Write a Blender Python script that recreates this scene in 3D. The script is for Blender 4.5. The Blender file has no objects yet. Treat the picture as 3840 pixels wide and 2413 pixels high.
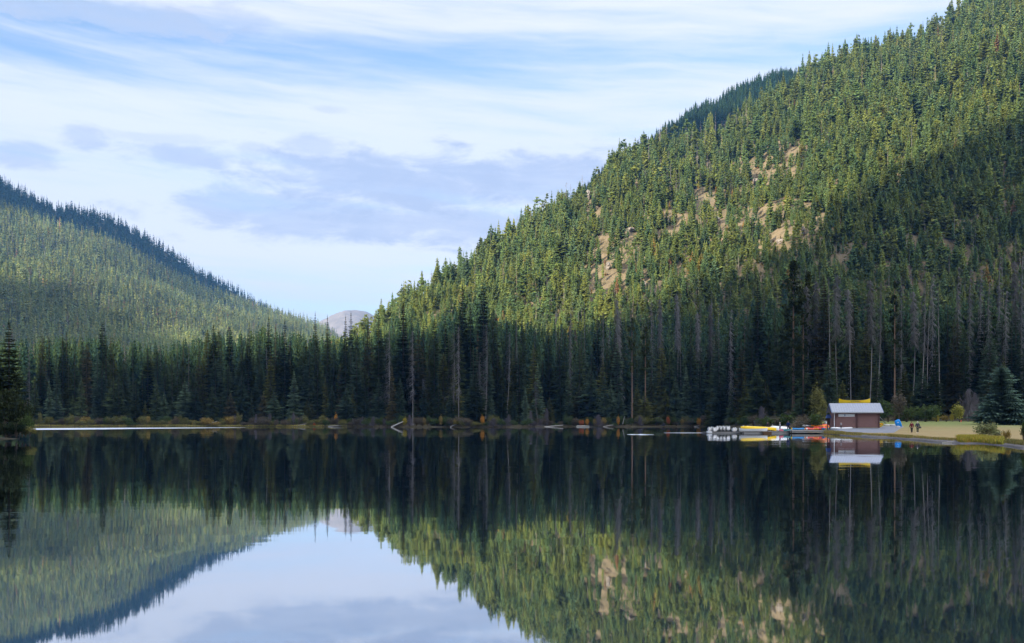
import bpy, bmesh, math, random
import numpy as np
from mathutils import Vector, Matrix, Euler

sc = bpy.context.scene
COL = sc.collection
PI = math.pi
F = 3733.0            # focal length in photo pixels (3840 wide)
HZ = 1578.0           # horizon row in the photo
CAMZ = 2.2            # eye height above the lake

# ------------------------------------------------------------------ camera
cam_d = bpy.data.cameras.new('camera')
cam_d.sensor_width = 36.0
cam_d.lens = 36.0 * F / 3840.0
cam_d.shift_y = (HZ - 1206.5) / 3840.0
cam_d.clip_start = 0.1
cam_d.clip_end = 40000
cam = bpy.data.objects.new('camera', cam_d)
cam.location = (0, 0, CAMZ)
cam.rotation_euler = (PI / 2, 0, 0)
COL.objects.link(cam)
sc.camera = cam

# ------------------------------------------------------------------ render
sc.view_settings.view_transform = 'Standard'
sc.view_settings.look = 'None'
sc.view_settings.gamma = 1.0
sc.view_settings.exposure = 1.5
sc.cycles.use_denoising = True
sc.cycles.max_bounces = 6
sc.cycles.diffuse_bounces = 2
sc.cycles.glossy_bounces = 3
sc.cycles.transparent_max_bounces = 4
sc.cycles.volume_bounces = 0
sc.cycles.caustics_reflective = False
sc.cycles.caustics_refractive = False

# ------------------------------------------------------------------ sun + sky
SUN_EL = math.radians(20.0)
HX, HY = -0.72, -0.69                     # horizontal direction towards the sun
_n = math.hypot(HX, HY); HX /= _n; HY /= _n
TANEL = math.tan(SUN_EL)
sun_dir = Vector((HX * math.cos(SUN_EL), HY * math.cos(SUN_EL), math.sin(SUN_EL)))
sun_d = bpy.data.lights.new('sun', 'SUN')
sun_d.energy = 5.0
sun_d.angle = math.radians(0.7)
sun_d.color = (1.0, 0.90, 0.74)
sun = bpy.data.objects.new('sun', sun_d)
sun.rotation_euler = sun_dir.to_track_quat('Z', 'Y').to_euler()
sun.location = (-300, -300, 800)
COL.objects.link(sun)


class NT:
    """small helper to write node trees"""
    def __init__(s, tree):
        s.t = tree; s.n = tree.nodes; s.l = tree.links
    def add(s, typ, **kw):
        n = s.n.new(typ)
        for k, v in kw.items():
            setattr(n, k, v)
        return n
    def put(s, sock, v):
        if isinstance(v, bpy.types.NodeSocket): s.l.new(v, sock)
        else: sock.default_value = v
    def m(s, op, a, b=None, c=None, clamp=False):
        n = s.n.new('ShaderNodeMath'); n.operation = op; n.use_clamp = clamp
        s.put(n.inputs[0], a)
        if b is not None: s.put(n.inputs[1], b)
        if c is not None: s.put(n.inputs[2], c)
        return n.outputs[0]
    def ss(s, x, lo, hi):
        n = s.n.new('ShaderNodeMapRange'); n.interpolation_type = 'SMOOTHSTEP'
        s.put(n.inputs[0], x); n.inputs[1].default_value = lo; n.inputs[2].default_value = hi
        return n.outputs[0]
    def vec(s, x, y, z):
        n = s.n.new('ShaderNodeCombineXYZ')
        for i, v in enumerate((x, y, z)): s.put(n.inputs[i], v)
        return n.outputs[0]
    def noise(s, v, scale, detail=4, rough=.55, dist=0):
        n = s.n.new('ShaderNodeTexNoise')
        if v is not None: s.put(n.inputs['Vector'], v)
        n.inputs['Scale'].default_value = scale; n.inputs['Detail'].default_value = detail
        n.inputs['Roughness'].default_value = rough; n.inputs['Distortion'].default_value = dist
        return n.outputs[0]
    def mix(s, f, a, b):
        n = s.n.new('ShaderNodeMix'); n.data_type = 'RGBA'
        s.put(n.inputs[0], f); s.put(n.inputs[6], a); s.put(n.inputs[7], b)
        return n.outputs[2]
    def ramp(s, f, stops, interp='LINEAR'):
        n = s.n.new('ShaderNodeValToRGB'); s.put(n.inputs[0], f)
        cr = n.color_ramp; cr.interpolation = interp
        while len(cr.elements) < len(stops): cr.elements.new(0.5)
        for e, (p, c) in zip(cr.elements, stops):
            e.position = p; e.color = (c, c, c, 1) if not hasattr(c, '__len__') else tuple(c) + (1,)
        return n.outputs[0]


world = bpy.data.worlds.new('World'); sc.world = world; world.use_nodes = True
W = NT(world.node_tree); W.n.clear()
sky = W.add('ShaderNodeTexSky', sky_type='NISHITA', sun_disc=False)
sky.sun_elevation = SUN_EL
sky.sun_rotation = math.atan2(HX, HY)
sky.air_density = 1.0; sky.dust_density = 0.6; sky.ozone_density = 1.0
bg1 = W.add('ShaderNodeBackground'); skc = W.mix(1.0, sky.outputs[0], (.80, .95, 1.10, 1)); skc.node.blend_type = 'MULTIPLY'; W.l.new(skc, bg1.inputs[0]); bg1.inputs[1].default_value = 0.08
tc = W.add('ShaderNodeTexCoord')
sx = W.add('ShaderNodeSeparateXYZ'); W.l.new(tc.outputs['Generated'], sx.inputs[0])
AZ = W.m('ARCTAN2', sx.outputs[0], sx.outputs[1])
EL = W.m('ARCSINE', sx.outputs[2])
def sky_pt(px, py):
    u = (px - 1920) / F; v = (HZ - py) / F
    return math.atan(u), math.atan(v / math.hypot(1, u))
# wind-drawn high cloud: long streaks tilted a little, warped
warp = W.noise(W.vec(W.m('MULTIPLY', AZ, 3.0), W.m('MULTIPLY', EL, 6.0), 0.0), 1.6, 3, .5)
el_w = W.m('ADD', EL, W.m('MULTIPLY', W.m('SUBTRACT', warp, 0.5), 0.022))
streak = W.noise(W.vec(W.m('MULTIPLY', AZ, 2.4), W.m('ADD', W.m('MULTIPLY', el_w, 26.0), W.m('MULTIPLY', AZ, 1.5)), 3.7), 1.0, 7, .58, .12)
puff = W.noise(W.vec(W.m('MULTIPLY', AZ, 16.0), W.m('MULTIPLY', el_w, 46.0), 8.1), 1.0, 8, .62, .3)
deg = lambda d: math.radians(d) / 0.8
bias = W.ramp(W.m('DIVIDE', EL, 0.8, clamp=True), [(0.0, .95), (deg(5), .86), (deg(8.5), .84), (deg(11), .95), (deg(17.0), .98), (deg(19.0), .66),
                                       (deg(20.2), .52), (deg(21.6), .78), (deg(26), .7), (1.0, .5)], 'EASE')
bias = W.m('ADD', bias, W.m('MULTIPLY', W.m('MULTIPLY', AZ, W.ss(EL, math.radians(15.5), math.radians(18.5))), 0.22))
fine = W.noise(W.vec(W.m('MULTIPLY', AZ, 7.0), W.m('ADD', W.m('MULTIPLY', el_w, 75.0), W.m('MULTIPLY', AZ, 6.0)), 1.2), 1.0, 8, .62, .15)
cov = W.m('ADD', W.m('ADD', bias, W.m('MULTIPLY', W.m('SUBTRACT', streak, 0.5), 1.5)), W.m('MULTIPLY', W.m('SUBTRACT', fine, 0.5), 0.55))
cov = W.m('ADD', .16, W.m('MULTIPLY', W.ss(cov, 0.22, 1.0), .84))
# grey undersides low over the valley
def blob(px, py, rx, ry, soft=.55):
    a, e = sky_pt(px, py)
    dx = W.m('DIVIDE', W.m('SUBTRACT', AZ, a), rx / F)
    dy = W.m('DIVIDE', W.m('SUBTRACT', EL, e), ry / F)
    d = W.m('SQRT', W.m('ADD', W.m('MULTIPLY', dx, dx), W.m('MULTIPLY', dy, dy)))
    d = W.m('ADD', d, W.m('MULTIPLY', W.m('SUBTRACT', puff, 0.5), 2.8))
    return W.m('SUBTRACT', 1.0, W.ss(d, 1 - soft, 1 + soft * .45))
gm = None
for px, py, rx, ry, k in ((1500, 690, 640, 130, .9), (1150, 800, 560, 110, .75), (2050, 680, 420, 110, .85), (1750, 850, 700, 90, .8), (680, 590, 200, 52, .75), (300, 512, 85, 45, .65),
                      (105, 588, 120, 40, .6), (1195, 548, 150, 45, .6), (960, 565, 75, 30, .4), (1235, 412, 75, 18, .35), (620, 520, 240, 26, .35), (2450, 620, 300, 100, .4), (300, 40, 620, 60, .62), (820, 60, 300, 40, .4)):
    b = W.m('MULTIPLY', blob(px, py, rx, ry), k)
    gm = b if gm is None else W.m('MAXIMUM', gm, b)
gm = W.m('MULTIPLY', gm, W.m('ADD', 0.35, W.m('ADD', W.m('MULTIPLY', fine, .75), W.m('ADD', W.m('MULTIPLY', streak, 0.5), W.m('MULTIPLY', W.m('SUBTRACT', .5, puff), 1.1)))), clamp=True)
ccol = W.mix(gm, (.92, .925, .965, 1), (.56, .605, .73, 1))
ccol = W.mix(W.m('SUBTRACT', 1.0, W.ss(EL, math.radians(2), math.radians(10))), ccol, (.60, .67, .89, 1))
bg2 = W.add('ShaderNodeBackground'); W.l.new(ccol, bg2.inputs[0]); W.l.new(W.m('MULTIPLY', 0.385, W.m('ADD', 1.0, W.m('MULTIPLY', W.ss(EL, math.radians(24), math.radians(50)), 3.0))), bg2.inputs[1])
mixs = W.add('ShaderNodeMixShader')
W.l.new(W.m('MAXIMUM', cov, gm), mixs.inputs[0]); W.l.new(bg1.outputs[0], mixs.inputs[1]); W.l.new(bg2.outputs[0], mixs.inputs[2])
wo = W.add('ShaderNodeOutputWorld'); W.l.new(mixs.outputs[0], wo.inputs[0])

# ------------------------------------------------------------------ materials
MATS = {}
def new_mat(name):
    m = bpy.data.materials.new(name); m.use_nodes = True
    t = NT(m.node_tree); t.n.clear()
    out = t.add('ShaderNodeOutputMaterial')
    MATS[name] = m
    return m, t, out
def simple(name, col, rough=.7, var=.25, scale=3.0, metal=0, spec=.3, obj_random=0.0, stripes=None):
    """principled with noise variation of the real colour; stripes=(axis, period) draws plank joints"""
    if name in MATS: return MATS[name]
    m, t, out = new_mat(name)
    p = t.add('ShaderNodeBsdfPrincipled')
    co = t.add('ShaderNodeTexCoord')
    n = t.noise(co.outputs['Object'], scale, 5, .6)
    f = t.m('ADD', 1 - var, t.m('MULTIPLY', n, 2 * var))
    if obj_random:
        oi = t.add('ShaderNodeObjectInfo')
        f = t.m('MULTIPLY', f, t.m('ADD', 1 - obj_random, t.m('MULTIPLY', oi.outputs['Random'], 2 * obj_random)))
    if stripes:
        s = t.add('ShaderNodeSeparateXYZ'); t.l.new(co.outputs['Object'], s.inputs[0])
        fr = t.m('FRACT', t.m('DIVIDE', s.outputs[stripes[0]], stripes[1]))
        f = t.m('MULTIPLY', f, t.m('ADD', .55, t.m('MULTIPLY', t.m('GREATER_THAN', fr, .10), .45)))
    v = t.add('ShaderNodeVectorMath', operation='SCALE')
    v.inputs[0].default_value = col; t.l.new(f, v.inputs['Scale'])
    t.l.new(v.outputs[0], p.inputs['Base Color'])
    p.inputs['Roughness'].default_value = rough; p.inputs['Metallic'].default_value = metal
    p.inputs['Specular IOR Level'].default_value = spec
    t.l.new(p.outputs[0], out.inputs[0])
    return m
def foliage(name, col, col2=None, attr=False, trans=.22, var=.35):
    if name in MATS: return MATS[name]
    m, t, out = new_mat(name)
    if attr:
        a = t.add('ShaderNodeAttribute'); a.attribute_name = 'tint'
        base = a.outputs['Color']
    else:
        oi = t.add('ShaderNodeObjectInfo')
        base = t.mix(oi.outputs['Random'], tuple(col) + (1,), tuple(col2 or col) + (1,))
    g = t.add('ShaderNodeNewGeometry')
    rnd = g.outputs['Random Per Island']
    f = t.m('ADD', 1 - var, t.m('MULTIPLY', rnd, 2 * var))
    v = t.add('ShaderNodeVectorMath', operation='SCALE'); t.l.new(base, v.inputs[0]); t.l.new(f, v.inputs['Scale'])
    d = t.add('ShaderNodeBsdfDiffuse'); t.l.new(v.outputs[0], d.inputs[0])
    tr = t.add('ShaderNodeBsdfTranslucent'); t.l.new(v.outputs[0], tr.inputs[0])
    mx = t.add('ShaderNodeMixShader'); mx.inputs[0].default_value = trans
    t.l.new(d.outputs[0], mx.inputs[1]); t.l.new(tr.outputs[0], mx.inputs[2]); t.l.new(mx.outputs[0], out.inputs[0])
    return m
def ground_mat(name, stops, scale, detail=8, scale2=None, rough=.95):
    m, t, out = new_mat(name)
    co = t.add('ShaderNodeTexCoord')
    n = t.noise(co.outputs['Object'], scale, detail, .62, .4)
    if scale2:
        n2 = t.noise(co.outputs['Object'], scale2, 6, .6)
        n = t.m('ADD', t.m('MULTIPLY', n, .6), t.m('MULTIPLY', n2, .4))
    c = t.ramp(n, stops)
    p = t.add('ShaderNodeBsdfPrincipled'); t.l.new(c, p.inputs['Base Color']); p.inputs['Roughness'].default_value = rough
    p.inputs['Specular IOR Level'].default_value = .1
    t.l.new(p.outputs[0], out.inputs[0])
    return m

# ------------------------------------------------------------------ object helpers
def tag(o, label=None, cat=None, group=None, kind=None):
    if label: o['label'] = label
    if cat: o['category'] = cat
    if group: o['group'] = group
    if kind: o['kind'] = kind
    return o
def empty(name, loc=(0, 0, 0), rz=0.0, scale=None):
    o = bpy.data.objects.new(name, None); COL.objects.link(o)
    o.location = loc; o.rotation_euler = (0, 0, rz)
    if scale: o.scale = scale
    o.empty_display_size = .2
    return o
def mesh_np(name, V, T, mat=None, tint=None, quads=False, smooth=False):
    V = np.asarray(V, np.float32); T = np.asarray(T, np.int32)
    k = T.shape[1]
    me = bpy.data.meshes.new(name)
    me.vertices.add(len(V)); me.vertices.foreach_set('co', V.ravel())
    me.loops.add(T.size); me.loops.foreach_set('vertex_index', T.ravel())
    me.polygons.add(len(T)); me.polygons.foreach_set('loop_start', np.arange(0, T.size, k, dtype=np.int32))
    if smooth: me.polygons.foreach_set('use_smooth', np.ones(len(T), bool))
    if tint is not None:
        a = me.attributes.new('tint', 'FLOAT_COLOR', 'POINT')
        c = np.ones((len(V), 4), np.float32); c[:, :3] = tint
        a.data.foreach_set('color', c.ravel())
    me.update()
    if mat: me.materials.append(mat)
    return me
def link(name, me, parent=None, loc=None):
    o = bpy.data.objects.new(name, me); COL.objects.link(o)
    if parent: o.parent = parent
    if loc: o.location = loc
    return o
class MB:
    """collects polygons of one part, then links them as one mesh object"""
    def __init__(s): s.v = []; s.f = []
    def quad_strip(s, rings, close=True, cap=True):
        b = len(s.v); n = len(rings[0])
        for r in rings: s.v += [tuple(p) for p in r]
        for i in range(len(rings) - 1):
            for j in range(n if close else n - 1):
                k = (j + 1) % n
                s.f.append((b + i * n + j, b + i * n + k, b + (i + 1) * n + k, b + (i + 1) * n + j))
        if cap and close:
            s.f.append(tuple(b + j for j in range(n))[::-1]); e = b + (len(rings) - 1) * n
            s.f.append(tuple(e + j for j in range(n)))
        return s
    def box(s, c, d, M=None):
        x, y, z = c; a, b_, h = d[0] / 2, d[1] / 2, d[2] / 2
        P = [Vector((x + i * a, y + j * b_, z + k * h)) for k in (-1, 1) for i, j in ((-1, -1), (1, -1), (1, 1), (-1, 1))]
        if M: P = [M @ p for p in P]
        b = len(s.v); s.v += [tuple(p) for p in P]
        s.f += [tuple(b + i for i in q) for q in ((3, 2, 1, 0), (4, 5, 6, 7), (0, 1, 5, 4), (1, 2, 6, 5), (2, 3, 7, 6), (3, 0, 4, 7))]
        return s
    def tube(s, pts, radii, n=6):
        rings = []
        for i, p in enumerate(pts):
            p = Vector(p); a = Vector(pts[max(i - 1, 0)]); c = Vector(pts[min(i + 1, len(pts) - 1)])
            d = (c - a).normalized(); q = d.to_track_quat('Z', 'Y')
            r = radii[i] if hasattr(radii, '__len__') else radii
            rings.append([p + q @ Vector((r * math.cos(2 * PI * k / n), r * math.sin(2 * PI * k / n), 0)) for k in range(n)])
        return s.quad_strip(rings)
    def ell(s, c, r, n=8, m=6, M=None):
        rings = []
        for i in range(m + 1):
            th = PI * (0.02 + .96 * i / m) - PI / 2
            rings.append([Vector((c[0] + r[0] * math.cos(th) * math.cos(2 * PI * k / n), c[1] + r[1] * math.cos(th) * math.sin(2 * PI * k / n), c[2] + r[2] * math.sin(th))) for k in range(n)])
        if M: rings = [[M @ p for p in r_] for r_ in rings]
        return s.quad_strip(rings)
    def mesh(s, name, mat, smooth=False):
        me = bpy.data.meshes.new(name); me.from_pydata(s.v, [], s.f); me.update()
        if smooth: me.polygons.foreach_set('use_smooth', [True] * len(me.polygons))
        me.materials.append(mat)
        return me
    def build(s, name, mat, parent=None, smooth=False, loc=None):
        return link(name, s.mesh(name, mat, smooth), parent, loc)

# ------------------------------------------------------------------ terrain functions
RNG = np.random.default_rng(11)
_ND = [(RNG.uniform(0, 2 * PI), RNG.uniform(0, 2 * PI)) for _ in range(40)]
def nz(x, y, wl, seed=0, octv=4):
    """smooth pseudo noise in -1..1"""
    out = 0; amp = 1; tot = 0
    for o in range(octv):
        s = 0
        for k in range(4):
            a, p = _ND[(seed * 7 + o * 4 + k) % 40]
            s = s + np.sin((x * np.cos(a) + y * np.sin(a)) * 2 * PI / wl + p + 1.3 * np.sin((y * np.cos(a * 1.7) - x * np.sin(a * 1.7)) * 2 * PI / (wl * 1.9) + p * 2))
        out = out + amp * s / 4; tot += amp; amp *= .5; wl *= .47
    return out / tot * 1.6
PX = lambda u: u * F + 1920
U = lambda px: (np.asarray(px, float) - 1920) / F
_sp = [-4000, 110, 1300, 1500, 1900, 2050, 2640, 2720, 2800, 2900, 3000, 3100, 3200, 3400, 3560, 3700, 3840, 4200, 5000, 7000]
_sd = [380, 357, 352, 334, 332, 350, 352, 310, 265, 215, 186, 160, 139, 115, 98, 92, 81, 62, 42, 25]
def shoreD(px):
    return np.interp(px, _sp, _sd) + 1.2 * np.sin(np.asarray(px) * .021) + .8 * np.sin(np.asarray(px) * .057)
def ground(u, D):
    px = PX(u); d = D - shoreD(px)
    wood = .12 + .05 * np.clip(d, 0, 30) + .075 * np.clip(d - 30, 0, 100) + .03 * np.clip(d - 130, 0, 2000) * (px > 800)
    lawn = np.interp(D, [60, 110, 150, 160, 170, 200, 230, 250, 420], [.16, .22, .32, .62, 1.0, 1.5, 1.9, 2.3, 14])
    lawn = np.minimum(lawn, .05 + .05 * d)
    k = np.clip((px - 2720) / 260, 0, 1)
    z = wood * (1 - k) + lawn * k
    return np.where(d < 0, np.maximum(-1.5, d * .15), z)
# right hill: crest (photo column, row of the bare ground, distance)
_rc = np.array([(700, 1575, 520), (860, 1430, 560), (1000, 1400, 590), (1200, 1350, 610), (1365, 1272, 632), (1440, 1204, 640), (1590, 1085, 680), (1750, 995, 720), (1930, 875, 770), (2020, 815, 790), (2140, 740, 820),
                (2232, 690, 850), (2300, 632, 870), (2390, 592, 890), (2470, 560, 910), (2600, 535, 935), (2720, 505, 960), (2870, 390, 1000), (2960, 338, 1020), (3040, 290, 1040), (3130, 250, 1060), (3320, 190, 1090),
                (3450, 170, 1110), (3560, 100, 1130), (3640, 40, 1150), (3840, -60, 1180), (4100, -170, 1220), (4700, -330, 1260), (6000, -420, 1300)], float)
_rc[:, 1] += np.interp(_rc[:, 0], [900, 1500, 2600], [34, 36, 20])
def rhill(u, D):
    px = PX(u); x = u * D; y = D
    zc = CAMZ + (HZ - np.interp(px, _rc[:, 0], _rc[:, 1])) / F * np.interp(px, _rc[:, 0], _rc[:, 2])
    dc = np.interp(px, _rc[:, 0], _rc[:, 2])
    zb = ground(u, np.full_like(D, 425.0))
    t = (D - 425.0) / (dc - 425.0)
    tt = np.clip(t, 0, 1)
    env = np.clip(tt * (1 - tt) * 4, 0, 1)
    z = zb + (zc - zb) * (tt ** .92) + env * (11 * nz(x, y, 190, 1) + 3.0 * nz(x, y, 45, 3))
    return np.where(t > 1, z - (t - 1) * (dc - 425) * .6, np.where(t < 0, ground(u, D) - .4, z))
# far ridge behind the right hill
_fr = np.array([(1900, 1000, 1500), (2240, 700, 1450), (2380, 585, 1430), (2463, 535, 1420), (2550, 478, 1420), (2695, 405, 1430), (2806, 343, 1440), (2950, 303, 1450), (3100, 280, 1460), (3400, 260, 1480)], float)
def fridge(u, D):
    px = PX(u); dc = np.interp(px, _fr[:, 0], _fr[:, 2])
    zc = CAMZ + (HZ - np.interp(px, _fr[:, 0], _fr[:, 1])) / F * dc
    return zc - np.abs(D - dc) * .62 + 5 * nz(u * D, D, 120, 5)
# left mountain: lit front spur and the ridge behind it
_l1 = np.array([(-1500, 300, 1900), (-600, 560, 1960), (-200, 690, 2000), (0, 760, 2020), (150, 808, 2035), (280, 850, 2051), (389, 880, 2090), (493, 930, 2130), (623, 1003, 2190), (778, 1076, 2260), (934, 1133, 2330), (1116, 1196, 2419),
                (1230, 1240, 2480), (1330, 1330, 2540), (1500, 1500, 2600)], float)
def lspur(u, D):
    px = PX(u); dc = np.interp(px, _l1[:, 0], _l1[:, 2])
    zc = CAMZ + (HZ - np.interp(px, _l1[:, 0], _l1[:, 1])) / F * dc
    t = (D - 1050.0) / (dc - 1050.0); tt = np.clip(t, 0, 1)
    env = np.clip(tt * (1 - tt) * 4, 0, 1)
    x = u * D
    z = 14 + (zc - 14) * tt ** .95 + env * (13 * nz(x, D, 420, 6, 3) + 4 * nz(x, D, 110, 8))
    return np.where(t > 1, z - (t - 1) * (dc - 1050) * .75, z)
_l2 = np.array([(-1500, 100, 2250), (-600, 420, 2270), (-200, 580, 2280), (0, 680, 2290), (150, 752, 2300), (290, 788, 2320), (415, 812, 2350), (510, 860, 2400), (640, 932, 2460), (750, 1004, 2520), (893, 1077, 2590), (1020, 1140, 2650),
                (1150, 1204, 2700), (1220, 1238, 2740), (1300, 1268, 2780), (1400, 1330, 2800), (1500, 1400, 2800)], float)
_l1[:, 1] += np.interp(_l1[:, 0], [-200, 100, 900, 1150], [0, 26, 26, 10]); _l2[:, 1] += 8 + np.interp(_l2[:, 0], [200, 1100], [4, 22])
def lridge(u, D):
    px = PX(u); dc = np.interp(px, _l2[:, 0], _l2[:, 2])
    zc = CAMZ + (HZ - np.interp(px, _l2[:, 0], _l2[:, 1])) / F * dc
    return zc - np.abs(D - dc) * .7 + 5 * nz(u * D, D, 160, 9)

def polar_grid(name, fn, u0, u1, nu, Ds, mat, label, cat='hill'):
    us = np.linspace(u0, u1, nu); UU, DD = np.meshgrid(us, Ds, indexing='ij')
    Z = fn(UU, DD)
    V = np.stack([UU * DD, DD, Z], -1).reshape(-1, 3)
    i = np.arange(nu - 1)[:, None] * len(Ds) + np.arange(len(Ds) - 1)[None]
    T = np.stack([i, i + len(Ds), i + len(Ds) + 1, i + 1], -1).reshape(-1, 4)
    o = link(name, mesh_np(name, V, T, mat, smooth=True))
    return tag(o, label, cat, kind='structure')

m_floor = ground_mat('forest floor', [(.3, (.035, .035, .02)), (.5, (.06, .05, .028)), (.7, (.10, .08, .045))], .25, scale2=2.5)
m_slope = ground_mat('hillside soil', [(.30, (.05, .055, .022)), (.44, (.11, .09, .05)), (.55, (.20, .15, .09)), (.62, (.13, .115, .06)), (.74, (.27, .22, .16))], .06, detail=12, scale2=.9)
m_far_slope = ground_mat('mountain soil', [(.3, (.03, .04, .02)), (.6, (.07, .07, .04))], .02, scale2=.2)
m_bare = ground_mat('bare rock and alpine turf', [(.3, (.10, .10, .10)), (.5, (.16, .148, .142)), (.7, (.22, .20, .185))], .012, scale2=.05)
polar_grid('ground', ground, -1.3, 1.35, 900, np.concatenate([np.geomspace(20, 460, 260), np.geomspace(470, 3400, 60)]), m_floor, 'dark forest floor and low banks around the lake', 'ground')
polar_grid('hillside', rhill, -.34, 1.05, 420, np.concatenate([np.linspace(420, 1340, 200), np.linspace(1350, 1700, 12)]), m_slope, 'steep forested hillside with tan clearings on the right', 'hill')
polar_grid('far_hill', fridge, .0, .45, 160, np.linspace(1200, 1650, 50), m_far_slope, 'darker wooded ridge just behind the right hillside', 'hill')
polar_grid('mountain', lspur, -.95, -.08, 300, np.concatenate([np.linspace(1000, 2600, 140), np.linspace(2620, 2900, 8)]), m_far_slope, 'sunlit lower slope of the wooded left mountain', 'mountain')
polar_grid('mountain_ridge', lridge, -.95, -.08, 240, np.linspace(1950, 3100, 70), m_far_slope, 'shaded blue ridge along the top of the left mountain', 'mountain')
def peak(u, D):
    px = PX(u)
    top = np.interp(px, [1000, 1150, 1195, 1245, 1290, 1330, 1380, 1430, 1600, 1900], [1300, 1236, 1206, 1172, 1160, 1162, 1174, 1200, 1280, 1340])
    z = CAMZ + (HZ - top) / F * 4300
    return z - np.abs(D - 4300) * .45 + 12 * nz(u * D, D, 260, 2)
polar_grid('distant_mountain', peak, -.28, 0.0, 140, np.linspace(3500, 4700, 50), m_bare, 'pale bare rounded mountain far away in the valley gap', 'mountain')
base = MB(); base.v = [(-9000, -6000, -5), (9000, -6000, -5), (9000, 9000, -5), (-9000, 9000, -5)]; base.f = [(0, 1, 2, 3)]
tag(base.build('terrain', m_floor), 'low valley floor under everything', 'ground', kind='structure')

# unseen range added sunward; crest shaped to shade the lake, woods and ridges
PXW, PYW = HY, -HX            # unit vector across the sun direction (w grows to the left-front)
def cprof(w):
    c = np.interp(w, [-900, -400, 0, 230, 270, 290, 310, 326, 345, 363, 390, 424, 445, 480, 690, 730, 985, 1030, 1060, 1117, 1330, 1494, 1535, 1565, 2060, 2110, 2200, 2600, 3600],
                  [420, 520, 540, 530, 450, 370, 250, 175, 132, 112, 100, 84, 50, -120, -120, 850, 800, -120, 285, 298, 342, 398, 402, -150, -150, 880, 960, 1000, 1000])
    return c
ws = np.concatenate([np.linspace(-900, 220, 60), np.linspace(225, 500, 120), np.linspace(510, 3600, 300)])
os_ = np.linspace(-1, 1, 41)
Q0 = 1400.0
WW, OO = np.meshgrid(ws, os_, indexing='ij')
Hc = cprof(WW) + Q0 * TANEL
Zc = Hc * (1 - np.abs(OO)) + 15 * nz(WW, OO * 900, 48, 4) - 20 * np.abs(OO)
qq = Q0 + OO * Hc * 1.0
Vc = np.stack([qq * HX + WW * PXW, qq * HY + WW * PYW, Zc], -1).reshape(-1, 3)
i = np.arange(len(ws) - 1)[:, None] * 41 + np.arange(40)[None]
Tc = np.stack([i, i + 1, i + 42, i + 41], -1).reshape(-1, 4)
tag(link('shadow_caster_mountain', mesh_np('shadow_caster_mountain', Vc, Tc, m_far_slope)), 'unseen mountain range added on the sun side to cast shade', 'mountain', kind='structure')

# ------------------------------------------------------------------ lake
def water_mat(name, rough, amp, tint):
    m, t, out = new_mat(name)
    g = t.add('ShaderNodeNewGeometry')
    sp = t.add('ShaderNodeSeparateXYZ'); t.l.new(g.outputs['Position'], sp.inputs[0])
    def slope(sxx, syy, sc_, off):
        n = t.add('ShaderNodeTexNoise')
        t.l.new(t.vec(t.m('MULTIPLY', sp.outputs[0], sxx), t.m('MULTIPLY', sp.outputs[1], syy), off), n.inputs['Vector'])
        n.inputs['Scale'].default_value = sc_; n.inputs['Detail'].default_value = 3
        s = t.add('ShaderNodeSeparateXYZ'); v = t.add('ShaderNodeVectorMath', operation='SUBTRACT')
        t.l.new(n.outputs['Color'], v.inputs[0]); v.inputs[1].default_value = (.5, .5, .5); t.l.new(v.outputs[0], s.inputs[0])
        return s
    a = slope(.13, .62, 2.6, 0.0); b = slope(.12, .35, .55, 5.0)
    patch = t.noise(t.vec(t.m('MULTIPLY', sp.outputs[0], .010), t.m('MULTIPLY', sp.outputs[1], .05), 2.0), 1.0, 3)
    k = t.m('MULTIPLY', t.m('ADD', .28, t.m('MULTIPLY', t.ss(patch, .42, .68), 1.1)), amp)
    ny = t.m('MULTIPLY', t.m('ADD', a.outputs[1], t.m('MULTIPLY', b.outputs[1], .8)), k)
    nx = t.m('MULTIPLY', t.m('ADD', a.outputs[0], t.m('MULTIPLY', b.outputs[0], .5)), t.m('MULTIPLY', k, .5))
    nv = t.add('ShaderNodeVectorMath', operation='NORMALIZE'); t.l.new(t.vec(nx, ny, 1.0), nv.inputs[0])
    gl = t.add('ShaderNodeBsdfGlossy'); gl.inputs['Color'].default_value = tint + (1,); gl.inputs['Roughness'].default_value = rough
    t.l.new(nv.outputs[0], gl.inputs['Normal'])
    d = t.add('ShaderNodeBsdfDiffuse'); d.inputs[0].default_value = (.012, .022, .028, 1)
    fr = t.add('ShaderNodeFresnel'); fr.inputs[0].default_value = 2.4
    mx = t.add('ShaderNodeMixShader')
    t.l.new(t.m('MINIMUM', t.m('ADD', fr.outputs[0], .30), .97), mx.inputs[0])
    t.l.new(d.outputs[0], mx.inputs[1]); t.l.new(gl.outputs[0], mx.inputs[2]); t.l.new(mx.outputs[0], out.inputs[0])
    return m
m_water = water_mat('lake water', .022, .015, (.95, .97, 1.0))
m_ruffle = water_mat('ruffled water', .42, .12, (.82, .86, .92))
lk = MB(); lk.v = [(-700, -500, 0), (700, -500, 0), (700, 460, 0), (-700, 460, 0)]; lk.f = [(0, 1, 2, 3)]
tag(lk.build('lake', m_water), 'calm dark lake mirroring the forest and sky', 'lake', kind='structure')
def ruffle(name, pts, label, z=.005):
    """pts: (px, near row, far row) along the strip"""
    up = []; lo = []
    for px, r0, r1 in pts:
        for rr, L in ((r0, lo), (r1, up)):
            D = CAMZ * F / (rr - HZ); L.append((U(px) * D, D, z))
    b = MB(); n = len(pts); b.v = lo + up; b.f = [(k, k + 1, n + k + 1, n + k) for k in range(n - 1)]
    return tag(b.build(name, m_ruffle), label, 'water', kind='structure')
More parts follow.
